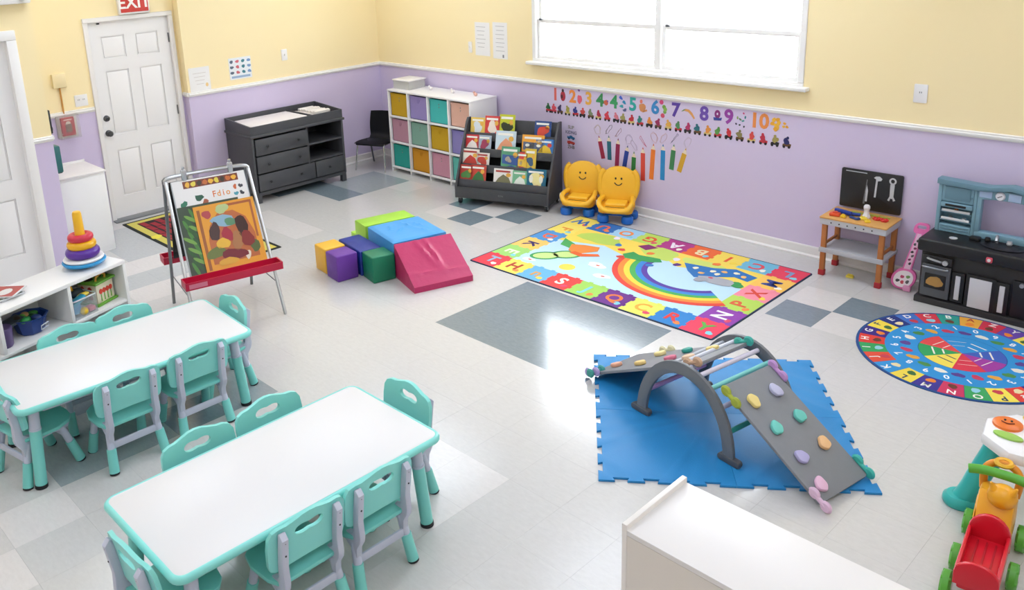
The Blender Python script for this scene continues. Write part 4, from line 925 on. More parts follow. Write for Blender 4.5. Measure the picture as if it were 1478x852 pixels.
clamp(f, L, bd, .02, .02, RWd, '#e3bfd8'); clamp(f, L, bd, .06, 1.03, RWd, '#3fb6a8'); clamp(f, L, bd, .90, -.02, RWd, '#a9b53c'); clamp(f, L, bd, .93, 1.03, RWd, '#c79ad6')
f, L, bd = ramp((-.715, .010), (.045, .388), RWd+.02, .045, 'l', ((.14, .25, '#e0a68a'), (.40, .22, '#eacb82'), (.36, .72, '#f0dc9a'), (.62, .35, '#d8728a'), (.60, .75, '#2f9c8e'), (.84, .70, '#efd78a'), (.80, .3, '#e9c9a8')))
clamp(f, L, bd, .02, -.03, RWd, '#b9a3d8'); clamp(f, L, bd, .05, -.01, RWd, '#3f9c92', 1.2); clamp(f, L, bd, .30, 1.05, RWd, '#e3dcb2'); clamp(f, L, bd, .95, .02, RWd, '#cfa98a'); clamp(f, L, bd, .97, 1.06, RWd, '#3fb0a2')

# ================================================================== WORKBENCH, GUITAR, TOY KITCHEN
WOOD = mat('#b5713a', .5, noise=.12, nscale=18); LG = mat('#c4c5ca', .45); TOPW = mat('#d9a35c', .5, noise=.1, nscale=14)
t = thing('toy_workbench', 'toy workbench with wooden legs and black tool board', 'workbench', (5.318, -.285, 0), math.radians(1.5))
WX, WY, WZ = .385, .235, .43
for (x, y) in ((0, 0), (WX, 0), (0, WY), (WX, WY)):
    lg = MB().box((x, y, WZ/2+.01), (.034, .032, WZ-.06), bev=.004).obj('leg', WOOD, t)
    MB().box((x, y, .021), (.042, .040, .042), bev=.005).obj('leg_cap', mat('#a8222c', .5), lg)
MB().box((WX/2, WY/2, WZ-.022), (WX+.06, WY+.05, .044), bev=.003).obj('apron', LG, t)
MB().box((WX/2, WY/2, WZ+.006), (WX+.065, WY+.06, .012), bev=.003).obj('worktop', TOPW, t)
for k in range(6): MB().cyl((.05+.055*k, -.026, WZ-.022), (.05+.055*k, -.029, WZ-.022), .005, n=8).obj('peg_hole', BLACK, t)
MB().box((WX/2, WY/2, .195), (WX+.045, WY+.04, .022), bev=.003).obj('lower_shelf', LG, t)
for y in (0, WY): MB().box((WX/2, y-.018 if y == 0 else y+.018, .195), (WX+.05, .010, .036), bev=.002).obj('shelf_rail', mat('#b7b9bf', .45), t)
for x in (0, WX): MB().box((x, WY/2, .235), (.014, WY-.03, .02), bev=.002).obj('side_rail', WOOD, t)
bb = MB(); bb.plate(rrect(.415, .285, .012, 4, WX/2+.004, .60), .012, XZ(WY+.030), bev=.002); bd = bb.obj('tool_board', mat('#1d1d20', .4), t)
YB = WY+.017
def onboard(poly, hx, nm, holes=()): MB().plate(poly, .002, XZ(YB), holes=holes).obj(nm, mat(hx, .45), bd)
onboard([(.02, .722), (.165, .722), (.165, .728), (.02, .728)], '#b9bcc0', 'chalk_tray')
onboard([(.165, .52), (.177, .52), (.180, .60), (.170, .64), (.164, .60)], '#c9cbce', 'saw_outline'); onboard([(.150, .50), (.163, .50), (.168, .60), (.172, .68), (.166, .68)], '#6a6c70', 'saw_outline')
onboard([(.222, .56), (.234, .56), (.240, .68), (.262, .685), (.268, .70), (.250, .715), (.225, .712), (.212, .70), (.228, .692)], '#c9cbce', 'hammer_outline')
onboard([(.325, .58), (.350, .58), (.352, .67), (.346, .68), (.330, .68), (.324, .67)], '#c9cbce', 'spanner_outline'); onboard(ell(.024, .024, 14, .338, .695), '#c9cbce', 'spanner_outline', (ell(.013, .014, 12, .338, .695),)); onboard([(.312, .555), (.325, .585), (.350, .585), (.364, .560), (.350, .552), (.345, .57), (.330, .57), (.325, .55)], '#c9cbce', 'spanner_outline')
def wb(x, y, z=WZ+.0125):
    a = math.radians(1.5); return (5.318+x*math.cos(a)-y*math.sin(a), -.285+x*math.sin(a)+y*math.cos(a), z)
GT = 'toy tools on the workbench'
q = MB(); q.box((0, 0, .022), (.13, .028, .026), bev=.006); q.box((-.03, .012, .010), (.026, .028, .024), bev=.004); q.cyl((.04, .02, .014), (.10, .05, .014), .011, n=10); tag(q.obj('toy_drill', mat('#1f3f9c', .4), None, wb(.08, .10), (0, 0, -.25)), 'blue toy drill on the workbench', 'toy tool', GT)
q = MB(); q.box((0, 0, .011), (.07, .05, .022), bev=.006); q.cyl((0, 0, .02), (0, 0, .03), .018, n=12); tag(q.obj('toy_vice', mat('#e2562f', .4), None, wb(.045, .045), (0, 0, .2)), 'orange toy clamp on the workbench', 'toy tool', GT)
q = MB(); q.box((0, 0, .009), (.034, .03, .018), bev=.005); q.cyl((0, 0, .018), (0, 0, .026), .009, n=10); tag(q.obj('toy_nut', mat('#f2c52a', .4), None, wb(.105, .035)), 'yellow toy nut in front of the blue drill', 'toy tool', GT)
q = MB(); q.box((0, 0, .007), (.06, .022, .014), bev=.004); q.box((.03, .01, .008), (.02, .04, .014), bev=.004); tag(q.obj('toy_wrench', mat('#2d4a8a', .4), None, wb(.17, .05), (0, 0, -.4)), 'dark blue toy wrench lying on the workbench', 'toy tool', GT)
q = MB(); q.box((0, 0, .008), (.05, .035, .016), bev=.004); q.cyl((0, 0, .014), (0, 0, .022), .012, n=10); tag(q.obj('toy_nut', mat('#f0d84a', .4), None, wb(.225, .075), (0, 0, .3)), 'large yellow toy nut at the middle of the workbench', 'toy tool', GT)
q = MB(); q.box((0, 0, .008), (.036, .03, .016), bev=.004); q.cyl((0, 0, .014), (0, 0, .024), .009, n=8); tag(q.obj('toy_nut', mat('#f3cf3a', .4), None, wb(.27, .03), (0, 0, .7)), 'small yellow toy nut at the front edge of the workbench', 'toy tool', GT)
for k, (x, y, lb) in enumerate(((.30, .12, 'red toy gear with knobs by the tool board'), (.35, .115, 'red toy gear at the far corner of the workbench'))):
    q = MB(); q.lathe([(0, 0), (.022, 0), (.024, .008), (.018, .014), (0, .014)], n=10)
    for m_ in range(5): q.sph((.022*math.cos(m_*1.257), .022*math.sin(m_*1.257), .012), .008, n=8, m=6)
    tag(q.obj('toy_gear', mat('#d5322c', .4), None, wb(x, y)), lb, 'toy tool', GT)
q = MB(); q.lathe([(0, 0), (.026, 0), (.028, .006), (.018, .03), (.016, .055), (.021, .065), (.021, .082), (.014, .092), (0, .094)], n=18); tag(q.obj('toy_lamp', mat('#e9e7ee', .35), None, wb(.225, .13)), 'white toy lamp standing on the workbench', 'toy', GT)
q = MB(); q.box((0, 0, .005), (.26, .012, .010), bev=.003); tag(q.obj('toy_ruler', mat('#a9b545', .4), None, wb(.235, .185), (0, 0, .02)), 'olive green toy ruler against the tool board', 'toy tool', GT)
q = MB(); q.box((0, 0, .008), (.05, .035, .016), RZ(.2), bev=.004); q.box((0, .006, .018), (.034, .012, .012), bev=.003); tag(q.obj('toy_block', mat('#e6cf4a', .45), None, (5.49, -.215, 0)), 'yellow toy piece on the floor under the workbench', 'toy')
# ---- guitar leaning on the wall
t = thing('toy_guitar', 'pink toy guitar leaning on the wall beside the toy kitchen', 'guitar', (5.822, -.205, .0), math.radians(6))
PK = mat('#e86fae', .35); PW = mat('#f4e6ea', .4); tilt = math.radians(-14)
Rm = lambda z0: (lambda x, y, z: (x, -z*math.cos(tilt)*1.0+(y)*math.sin(-tilt), y*math.cos(tilt)+z*math.sin(-tilt)*0+.0))
g = lambda off: (lambda x, y, z: (x+.085*(y/.5), (y)*math.sin(-tilt)-(z+off), y*math.cos(tilt)))
MB().plate(rrect(.15, .145, .066, 6, 0, .080), .028, g(-.014), bev=.006).obj('guitar_body', PK, t)
MB().plate(rrect(.118, .116, .055, 6, 0, .080), .003, g(.0142)).obj('guitar_face', PW, t)
MB().plate([(-.030, .13), (.030, .13), (.020, .40), (-.020, .40)], .020, g(-.010), bev=.004).obj('guitar_neck', PK, t)
MB().plate([(-.020, .12), (.020, .12), (.013, .40), (-.013, .40)], .002, g(.0102)).obj('fretboard', mat('#f3c3da', .4), t)
MB().plate(rrect(.092, .075, .03, 5, 0, .435), .018, g(-.009), holes=(rrect(.055, .028, .013, 4, 0, .445),)).obj('guitar_head', PK, t)
for k in range(7): MB().plate(blob((-1)**k*.005, .19+.027*k, .009, sd=k, n=9), .0008, g(.0122)).obj('fret_print', mat(('#3a3034', '#8a2f5c', '#5c5458')[k % 3], .5), t)
for k, (x, y, hx) in enumerate(((-.03, .065, '#4a4448'), (0, .058, '#d04a5c'), (.03, .065, '#5a5458'), (-.01, .095, '#c4406a'), (.025, .10, '#7aa05c'))): MB().plate(blob(x, y, .012, sd=k+4, n=9), .001, g(.0172)).obj('face_print', mat(hx, .5), t)
MB().box((.045, -.002, .02), (.05, .05, .04), bev=.01).obj('guitar_stand', mat('#e99cc4', .4), t)
# ---- toy kitchen
KB = mat('#2b2a2b', .45, noise=.08, nscale=12); KB2 = mat('#1b1b1d', .4); KG = mat('#7fa6b6', .45); KG2 = mat('#6a8f9f', .5); KO = mat('#55585c', .4)
t = thing('toy_kitchen', 'black and blue-grey plastic toy kitchen with hutch and oven', 'toy kitchen', (5.965, -.335, 0), 0)
KW, KD = .86, .27; CZ = .43
MB().box((KW/2, KD/2+.02, CZ/2-.03), (KW, KD-.03, CZ-.08), bev=.006).obj('cabinet_body', KB, t)
MB().box((KW/2, KD/2, .022), (KW+.02, KD+.01, .044), bev=.006).obj('plinth', KB, t)
MB().box((KW/2, KD/2-.005, CZ-.025), (KW+.03, KD+.03, .085), bev=.014, seg=3).obj('countertop', KB2, t)
ov = MB(); ov.box((.105, .012, .165), (.17, .02, .22), bev=.006); ov = ov.obj('oven_door', KO, t)
MB().box((.105, .000, .165), (.125, .006, .10), bev=.004).obj('oven_window', KB2, ov); MB().plate(blob(.105, .165, .038, sd=3, sx=1.2), .003, XZ(-.003)).obj('oven_food', mat('#b58a4a', .5), ov)
MB().tube([(.035, .002, .262), (.04, -.022, .262), (.165, -.022, .262), (.17, .002, .262)], .0065, 8, smooth=3).obj('oven_handle', mat('#8e9296', .35, .6), ov)
MB().box((.105, .010, .312), (.175, .016, .052), bev=.005).obj('control_panel', KB, t)
MB().tube([(.055, .0, .318), (.06, -.02, .322), (.125, -.02, .312), (.13, -.001, .308)], .007, 8, smooth=3).obj('phone_handle', mat('#b4b7ba', .3, .6), t)
MB().cyl((.155, .002, .305), (.155, -.012, .305), .016, n=16).obj('dial', mat('#c9ccce', .35, .4), t)
for (x0, x1, z0, z1, nm, hx) in ((.222, .250, .075, .235, 'narrow_panel', '#cfcfd2'), (.302, .425, .050, .245, 'cupboard_door', '#d4d3d6'), (.468, .497, .060, .235, 'narrow_panel', '#cfcfd2')):
    MB().box(((x0+x1)/2, .018, (z0+z1)/2), (x1-x0+.045, .022, z1-z0+.04), bev=.004).obj('door_surround', KB2, t); MB().box(((x0+x1)/2, .006, (z0+z1)/2), (x1-x0, .010, z1-z0), bev=.002).obj(nm, mat(hx, .35), t)
MB().box((.655, .03, .16), (.24, .03, .25), bev=.004).obj('open_niche', KB2, t); MB().cyl((.585, .004, .27), (.585, -.014, .27), .013, n=14).obj('dial', mat('#a8abae', .35, .5), t)
MB().box((.40, -.022, .395), (.036, .012, .036), bev=.008).obj('timer', mat('#d9586a', .4), t); MB().cyl((.40, -.027, .395), (.40, -.031, .395), .010, n=14).obj('timer_dial', mat('#f0e6e6', .4), t)
MB().cyl((.155, .10, CZ+.016), (.155, .10, CZ+.021), .024, n=20).obj('burner_disc', mat('#dcdde0', .3, .2), t)
b = MB(); b.lathe([(.10, .0), (.105, .004), (.098, .006), (.07, -.004), (0, -.006)], (.43, .11, CZ+.018), 28, sx=1.15, sy=.8); b.obj('sink_bowl', mat('#0f0f11', .3), t)
b = MB(); b.tube([(.38, .18, CZ+.016), (.38, .18, CZ+.05), (.385, .15, CZ+.068), (.39, .12, CZ+.045)], .010, 10, smooth=4); b.obj('tap', mat('#b9bcc0', .25, .7), t)
for x in (.33, .45): MB().lathe([(0, .03), (.014, .028), (.018, .012), (.012, 0)], (x, .17, CZ+.016), 14).obj('tap_knob', mat('#2a2a2c' if x < .4 else '#c3c6c9', .3, .4), t)
MB().box((.265, .15, CZ+.028), (.06, .05, .024), bev=.006).obj('counter_moulding', KB2, t)
HY = .205                 # hutch front, local y
HT = .815
def hb(x0, x1, z0, z1, nm, m=KG, d=.055, y=None, bev=.005): return MB().box(((x0+x1)/2, HY+d/2 if y is None else y, (z0+z1)/2), (x1-x0, d, z1-z0), bev=bev).obj(nm, m, t)
hb(.005, .03, CZ+.01, HT-.02, 'hutch_post'); hb(.215, .235, CZ+.01, HT-.02, 'hutch_post')
MB().plate([(.0, HT-.045), (.235, HT-.055), (.30, HT-.05), (.42, HT-.028), (.55, HT-.05), (.62, HT-.055), (KW, HT-.05), (KW, HT-.02), (.62, HT-.025), (.55, HT-.02), (.42, HT+.002), (.30, HT-.02), (.235, HT-.02), (0, HT-.01)], .085, XZ(HY+.062), bev=.004).obj('hutch_cornice', KG2, t)
cb = hb(.03, .215, .655, .765, 'hutch_cupboard', KG, .06); MB().box((.122, HY-.003, .715), (.15, .010, .085), bev=.004).obj('cupboard_door', KG2, cb); MB().sph((.205, HY-.006, .70), .007, n=8, m=6).obj('knob', KG2, cb)
hb(.03, .215, .618, .650, 'hutch_ledge', KG, .075, HY+.025); hb(.06, .18, .628, .642, 'ledge_slot', KB2, .006, HY-.014, .001)
hb(.03, .215, CZ+.01, .50, 'hutch_base', KG, .055); 
for z in (.45, .468, .486): hb(.04, .205, z, z+.005, 'louvre', KG2, .006, HY-.002, .001)
hb(.03, .215, .50, .62, 'hutch_back', KG2, .008, HY+.052, .001)
for z in (.590, .535):
    s = hb(.03, .215, z-.012, z-.004, 'hutch_shelf', KG2, .05)
    MB().box((.120, HY+.004, z+.004), (.165, .008, .016), bev=.002).obj('shelf_tray', mat('#e4e4e6', .4), s)
hb(.235, .60, CZ+.012, .49, 'window_sill', KG, .055); hb(.235, .262, .48, .72, 'window_post', KG, .05); hb(.58, .606, .48, .72, 'window_post', KG, .05)
MB().plate([(.235, .775), (.235, .70), (.33, .712), (.42, .715), (.51, .712), (.61, .70), (.61, .775)], .05, XZ(HY+.052), bev=.003).obj('window_arch', KG, t)
for (x0, x1) in ((.245, .315), (.405, .475), (.53, .60)): hb(x0, x1, .72, .768, 'transom_pane', mat('#b4cbe8', .25), .006, HY-.001, .001)
c = MB(); c.lathe([(0, .012), (.022, .011), (.026, .004), (.028, 0)], (.36, HY, .742), 18, RX(PI/2)); c = c.obj('wall_clock', mat('#f0eff2', .35), t); MB().box((.36, HY-.013, .742), (.028, .002, .004), RY(-.5)).obj('clock_hand', BLACK, c)
hb(.606, .63, CZ+.01, .79, 'hutch_post'); hb(.835, .858, CZ+.01, .79, 'hutch_post'); hb(.63, .835, .60, .76, 'hutch_cupboard', KG, .055); hb(.63, .835, CZ+.01, .50, 'hutch_base', KG, .055)
KP = lambda x, y, z: (5.965+x, -.335+y, z)
tag(MB().lathe([(0, 0), (.010, 0), (.013, .010), (.009, .022), (0, .026)], n=12).obj('toy_jar', mat('#c9763c', .4), None, KP(.115, HY+.03, .5865)), 'small orange toy jar on the upper toy kitchen shelf', 'toy')
tag(MB().lathe([(0, 0), (.014, 0), (.016, .008), (.010, .018), (0, .020)], n=12).obj('toy_pot', mat('#6f7478', .35), None, KP(.085, HY+.03, .5315)), 'small grey toy pot on the lower toy kitchen shelf', 'toy'); tag(MB().lathe([(0, 0), (.014, 0), (.016, .010), (.010, .018), (0, .02)], n=12).obj('toy_pot', mat('#b4b8bc', .3), None, KP(.165, HY+.03, .5315)), 'small silver toy pot on the lower toy kitchen shelf', 'toy')

# ================================================================== WALL STICKERS
def wall_thing(nm, lb, cat, x, z, grp=None): return thing(nm, lb, cat, (x, -.0005, z), 0, grp)
def sk(poly, hx, nm, parent, lay=0, th=.0010, holes=()): return MB().plate(poly, th, XZ(-.0002-.0009*lay), holes=holes).obj(nm, mat(hx, .5), parent, smooth=0)
NUM = [('1', 2.611, '#e06a62', 'coral'), ('2', 2.816, '#ea8c3c', 'orange'), ('3', 3.0, '#eab04a', 'amber'), ('4', 3.127, '#3f8f55', 'dark green'), ('4', 3.278, '#3c9a60', 'bright green'), ('5', 3.477, '#2fa59c', 'teal'), ('6', 3.703, '#3483bf', 'blue'), ('7', 3.901, '#5c3f9e', 'violet'), ('8', 4.165, '#6a4aa8', 'purple'), ('9', 4.382, '#94409e', 'magenta purple'), ('10', 4.638, '#ea8f4a', 'light orange')]
for n, x, hx, cn_ in NUM:
    m = mat(hx, .5); o = link('number_sticker', text_me(n, m, .158, .0012, .035), None, (x, -.0012, .988), (PI/2, 0, 0))
    tag(o, '%s number %s sticker on the lavender wall under the window%s' % (cn_, n, (', beside the number 3' if cn_ == 'dark green' else ', beside the number 5') if n == '4' else ''), 'number sticker', 'number stickers on the wall')
GS = 'picture stickers among the wall numbers'
t = wall_thing('bug_sticker', 'red ladybird sticker beside the number 1', 'wall sticker', 2.702, .985, GS); sk(ell(.030, .048, 14), '#b03040', 'wing', t); sk(ell(.014, .016, 10, 0, .052), '#2a2430', 'head', t, 1); sk(ell(.010, .020, 10, -.012, -.005), '#3a1f2a', 'spot', t, 1)
t = wall_thing('flower_sticker', 'pink bird sticker beside the number 2', 'wall sticker', 2.897, .975, GS); sk(blob(0, 0, .030, sd=4, sx=.8, sy=1.5), '#dd5f72', 'body', t); sk(blob(-.008, .085, .014, sd=5, n=8), '#7a4f9c', 'small_flower', t)
t = wall_thing('bird_sticker', 'small bird sticker beside the dark green number 4', 'wall sticker', 3.193, .978, GS); sk(blob(0, 0, .022, sd=6, sx=1.3), '#c9624a', 'body', t); sk(ell(.008, .008, 8, .018, .012), '#7a4f9c', 'head', t, 1); sk([(-.02, -.01), (-.045, -.02), (-.03, .004)], '#3a6a4a', 'tail', t)
t = wall_thing('butterfly_sticker', 'cluster of blue butterfly stickers beside the bright green number 4', 'wall sticker', 3.372, .985, GS)
for k, (x, y, hx) in enumerate(((-.02, .052, '#3f5fc4'), (.015, .015, '#2f8fb8'), (-.012, -.022, '#3aa0a8'), (.022, -.052, '#5a5f8c'))): sk(blob(x, y, .017, sd=k+11, n=10, amp=.5), hx, 'butterfly', t)
t = wall_thing('kangaroo_sticker', 'orange and tan animal sticker beside the number 5', 'wall sticker', 3.575, .985, GS); sk(blob(0, -.01, .030, sd=8, sy=1.4), '#d9925c', 'body', t); sk(ell(.014, .018, 10, -.012, .042), '#e07a62', 'head', t, 1); sk([(.01, -.05), (.05, -.035), (.045, -.02), (.015, -.03)], '#d9925c', 'tail', t)
t = wall_thing('caterpillar_sticker', 'green caterpillar with pink flowers sticker beside the number 6', 'wall sticker', 3.790, .985, GS)
for (x, y, r, hx) in ((-.026, .058, .020, '#d8487c'), (0, .020, .018, '#7aa84a'), (.012, 0, .018, '#8fb84f'), (.008, -.022, .016, '#6f9c4a'), (-.012, -.055, .020, '#d0506a')): sk(ell(r, r, 12, x, y), hx, 'segment', t, 1 if hx == '#8fb84f' else 0)
t = wall_thing('carrot_sticker', 'orange carrot sticker beside the number 7', 'wall sticker', 4.028, .985, GS); sk([(-.055, .012), (-.03, .028), (0, .025), (.03, .0), (.055, -.04), (.045, -.05), (.02, -.02), (-.01, .005)], '#e0a05c', 'root', t); sk([(-.075, .0), (-.05, .008), (-.03, .028), (-.05, .022)], '#6f8f5a', 'leaf', t, 1)
t = wall_thing('octopus_sticker', 'purple and blue octopus sticker beside the number 8', 'wall sticker', 4.283, .985, GS); sk(ell(.026, .034, 14, 0, .018), '#8a2f78', 'head', t); sk([(-.035, -.01), (.02, -.012), (.042, -.005), (.035, -.03), (-.03, -.035)], '#3a4a9c', 'tentacles', t, 1); sk(ell(.007, .010, 8, 0, .02), '#e9dff0', 'face', t, 1)
t = wall_thing('garden_sticker', 'scattered green leaf and umbrella stickers beside the number 9', 'wall sticker', 4.492, .985, GS)
for k, (x, y, hx) in enumerate(((-.035, .01, '#8fa85a'), (-.012, 0, '#5c8a55'), (.012, -.01, '#4fa09a'), (.03, .02, '#2f7f86'), (-.045, -.04, '#3a2f4a'), (-.015, -.045, '#2f4a44'), (.022, -.055, '#3a3f4a'), (.015, .05, '#d0487c'))): sk(ell(.007, .013 if k < 4 else .009, 8, x, y, rot=k), hx, 'leaf', t)
t = wall_thing('yellow_flower_sticker', 'cluster of yellow flower stickers beside the number 10', 'wall sticker', 4.775, .985, GS)
for k, (x, y) in enumerate(((-.02, .03), (.01, .035), (.02, .01), (-.03, 0), (0, -.01), (-.005, -.04), (.01, -.028), (.065, .012), (.06, -.012), (.085, -.012))): sk(blob(x, y, .017 if k < 7 else .011, sd=k, n=10), ('#f0b83c', '#eaa72f')[k % 2], 'flower', t, k % 3)
TRN = [2.526, 2.588, 2.665, 2.755, 2.849, 2.928, 3.024, 3.109, 3.206, 3.302, 3.378, 3.462, 3.553, 3.647, 3.735, 3.834, 3.93, 4.018, 4.109, 4.201, 4.292, 4.386, 4.482, 4.579, 4.678, 4.771, 4.865]
TC = [('#2f6a44', 'dark green'), ('#d8485a', 'red'), ('#3a2f5c', 'navy'), ('#a8a048', 'olive'), ('#2f3a86', 'blue and red'), ('#d04a44', 'scarlet'), ('#7a8a6a', 'grey green'), ('#b03048', 'crimson'), ('#d03a4c', 'cherry red'), ('#d87a8a', 'pink'), ('#a09a5a', 'khaki'), ('#c42f3c', 'bright red'), ('#2f7f7a', 'teal'), ('#e08a3c', 'orange'), ('#9c2f5c', 'maroon'), ('#e0a84a', 'amber'), ('#4f8a5a', 'leaf green'), ('#b03060', 'wine red'), ('#2a7080', 'petrol blue'), ('#e0913c', 'light orange'), ('#5c9a4a', 'green and yellow'), ('#d0303c', 'vivid red'), ('#8a8050', 'drab olive'), ('#d84a44', 'red and yellow'), ('#c03048', 'rosy red'), ('#a89a55', 'sandy olive'), ('#2f2f66', 'navy and magenta')]
for k, (x, (hx, nm)) in enumerate(zip(TRN, TC)):
    t = wall_thing('train_sticker', '%s animal car sticker in the train row under the numbers' % nm, 'wall sticker', x, .850, 'train stickers under the wall numbers')
    c2 = ('#c42f3c', '#222028', '#6a4a2a', '#d8c07a')[k % 4] if k not in (1,) else '#d8485a'
    sk([(-.034, -.026), (.032, -.028), (.036, -.006), (.010, -.002), (-.030, -.008)], c2, 'car', t)
    sk(blob(-.004+.008*(k % 2), .012, .024, sd=k+3, n=11, amp=.35), hx, 'animal', t, 1); sk(ell(.011, .012, 9, -.006+.006*(k % 3), .040), hx, 'animal_head', t, 0)
    for s in (-1, 1): sk(ell(.011, .011, 10, s*.020, -.030), '#1d1a22', 'wheel', t, 1)
PEN = [((3.127, .615), (3.166, .459), '#9c2444', 'crimson'), ((3.227, .629), (3.235, .458), '#1f6678', 'dark teal'), ((3.325, .618), (3.312, .374), '#962450', 'plum red'), ((3.421, .569), (3.387, .380), '#1f3f96', 'navy blue'), ((3.495, .524), (3.490, .359), '#2a7a3c', 'dark green'), ((3.588, .576), (3.592, .327), '#d84a3c', 'coral red'), ((3.692, .623), (3.677, .355), '#ea7a28', 'orange'), ((3.789, .631), (3.788, .368), '#1f86c4', 'sky blue'), ((3.890, .647), (3.874, .475), '#3a7f50', 'mid green'), ((3.996, .633), (3.948, .469), '#d8a52a', 'golden yellow')]
for k, (a, c, hx, nm) in enumerate(PEN):
    L = math.hypot(a[0]-c[0], a[1]-c[1]); an = math.atan2(a[1]-c[1], a[0]-c[0])-PI/2
    t = wall_thing('pencil_cutout', '%s paper pencil cut-out on the wall behind the yellow seats' % nm, 'paper cut-out', c[0], c[1], 'paper pencils on the wall')
    rt = lambda P: [(x*math.cos(an)-y*math.sin(an), x*math.sin(an)+y*math.cos(an)) for x, y in P]
    sk(rt([(-.022, 0), (.022, 0), (.022, L), (-.022, L)]), hx, 'pencil_barrel', t); sk(rt([(-.022, L), (.022, L), (.003, L+.045), (-.003, L+.045)]), '#ead9c2', 'pencil_tip', t); sk(rt([(-.007, L+.034), (.007, L+.034), (0, L+.055)]), hx, 'pencil_lead', t, 1)
    b = MB(); P = [(.032*math.cos(q*.7+k)*(1+.25*math.sin(q*1.9)), -.0012, .042*math.sin(q*.7+k*2)*(1+.2*math.cos(q*2.3))) for q in range(14)]
    b.tube(P, .0011, 5, smooth=3); e = rt([(0, L+.105)])[0]; b.obj('scribble', mat(('#c9b08a', '#4a4450', '#9c6a78', '#b8a8c4', '#c4b0c8', '#d0486a', '#dca8a0', '#d8b4b0', '#6a6a8a', '#d4c4cc')[k], .6), t, (e[0], 0, e[1]))
for k, (tx, hx, z, lb) in enumerate((('SLIP', '#8f8a86', .700, 'grey printed word SLIP on the wall by the book display'), ('KIDNG', '#7a7590', .650, 'grey-blue printed word on the wall by the book display'), ('ZHB', '#6a625c', .510, 'brown printed word at the bottom of the wall words'))):
    tag(link('word_sticker', text_me(tx, mat(hx, .5), .042, .001, .02), None, (2.795, -.0012, z), (PI/2, 0, 0)), lb, 'word sticker', 'word stickers by the book display')
t = wall_thing('car_sticker', 'blue car sticker on the wall by the book display', 'wall sticker', 2.795, .600, 'word stickers by the book display'); sk([(-.045, -.008), (.045, -.010), (.042, .008), (.02, .012), (.008, .022), (-.015, .022), (-.022, .010), (-.045, .014)], '#2f6a9c', 'car_body', t)
for s in (-1, 1): sk(ell(.009, .009, 10, s*.025, -.010), '#26304a', 'wheel', t, 1)
t = wall_thing('car_sticker', 'red car sticker on the wall by the book display', 'wall sticker', 2.795, .555, 'word stickers by the book display'); sk([(-.045, -.012), (.042, -.014), (.045, .004), (.02, .010), (-.02, .016), (-.045, .012)], '#c8443c', 'car_body', t)
for s in (-1, 1): sk(ell(.008, .008, 10, s*.025, -.014), '#7a2a2a', 'wheel', t, 1)
# ---- notices, plates
def sheet(nm, lb, cat, w, h, loc, rz, hx='#f3f1ee', grp=None): 
    t = thing(nm, lb, cat, loc, rz, grp); MB().plate(rrect(w, h, .002, 2), .002, XZ(0)).obj('paper', mat(hx, .6), t, smooth=0); return t
def line(t, x, z, w, h, hx, nm='printed_line', y=-.0021): MB().plate([(x-w/2, z-h/2), (x+w/2, z-h/2), (x+w/2, z+h/2), (x-w/2, z+h/2)], .0005, XZ(y)).obj(nm, mat(hx, .6), t, smooth=0)
t = sheet('notice', 'white printed notice on the yellow wall, farther from the window', 'notice', .205, .33, (1.676, -.0005, 1.455), 0, grp='paper notices by the window')
for k in range(6): line(t, -.02, .12-.04*k, .13-.02*(k % 3), .006, '#c9c6c4')
t = sheet('notice', 'white printed notice on the yellow wall, next to the window', 'notice', .195, .355, (1.918, -.0005, 1.452), 0, grp='paper notices by the window')
for k in range(7): line(t, .0, .14-.04*k, .12-.02*(k % 2), .006, '#c9c6c4')
line(t, .04, -.15, .02, .03, '#8d8d92')
L90 = PI/2
t = sheet('certificate', 'faded white certificate on the yellow wall beside the exit door', 'notice', .22, .235, (.0005, -2.235, 1.225), L90)
for k in range(4): line(t, .0, .06-.035*k, .14-.02*k, .005, '#d9d2cc')
MB().plate(ell(.015, .02, 10, .07, -.06), .0006, XZ(-.0021)).obj('seal', mat('#ecc98a', .6), t)
t = sheet('instruction_poster', 'small white instruction poster with blue and red drawings above the dresser', 'poster', .25, .215, (.0005, -1.783, 1.275), L90, '#eef1f4')
for k in range(12): MB().plate(blob(-.095+.065*(k % 4), .07-.055*(k//4), .016, sd=k, n=8, sx=1.3), .0006, XZ(-.0021)).obj('printed_drawing', mat(('#5c6a7a', '#d06a72', '#3f7f8a', '#7a9ac4')[k % 4], .6), t)
line(t, 0, -.085, .21, .022, '#9cb4d0')
def switch(nm, lb, loc, rz, n=1, w=.07, h=.115, sock=False):
    t = thing(nm, lb, 'wall plate', loc, rz); MB().plate(rrect(w, h, .006, 3), .006, XZ(0), bev=.002).obj('plate', mat('#f2f0ee', .35), t)
    for k in range(n):
        x = (k-(n-1)/2)*.045
        if sock:
            for s in (-1, 1): MB().box((x+s*.006, -.0065, .008), (.003, .002, .010)).obj('socket_slot', BLACK, t)
        else: MB().box((x, -.009, 0), (.012, .008, .024), RX(.3), bev=.002).obj('toggle', mat('#e9e7e4', .35), t)
    return t
switch('light_switch', 'white light switch on the yellow wall above the dresser', (.0005, -1.257, 1.342), L90); switch('light_switch', 'narrow white switch plate beside the printed notices', (1.500, -.0005, 1.365), 0, 1, .05, .11)
switch('wall_outlet', 'white outlet plate on the yellow wall above the workbench', (5.761, -.0005, 1.319), 0, 1, .085, .125, True); switch('wall_outlet', 'white double outlet plate between fire alarm and exit door', (XA+.0005, -3.354, 1.186), L90, 2, .115, .105, True)
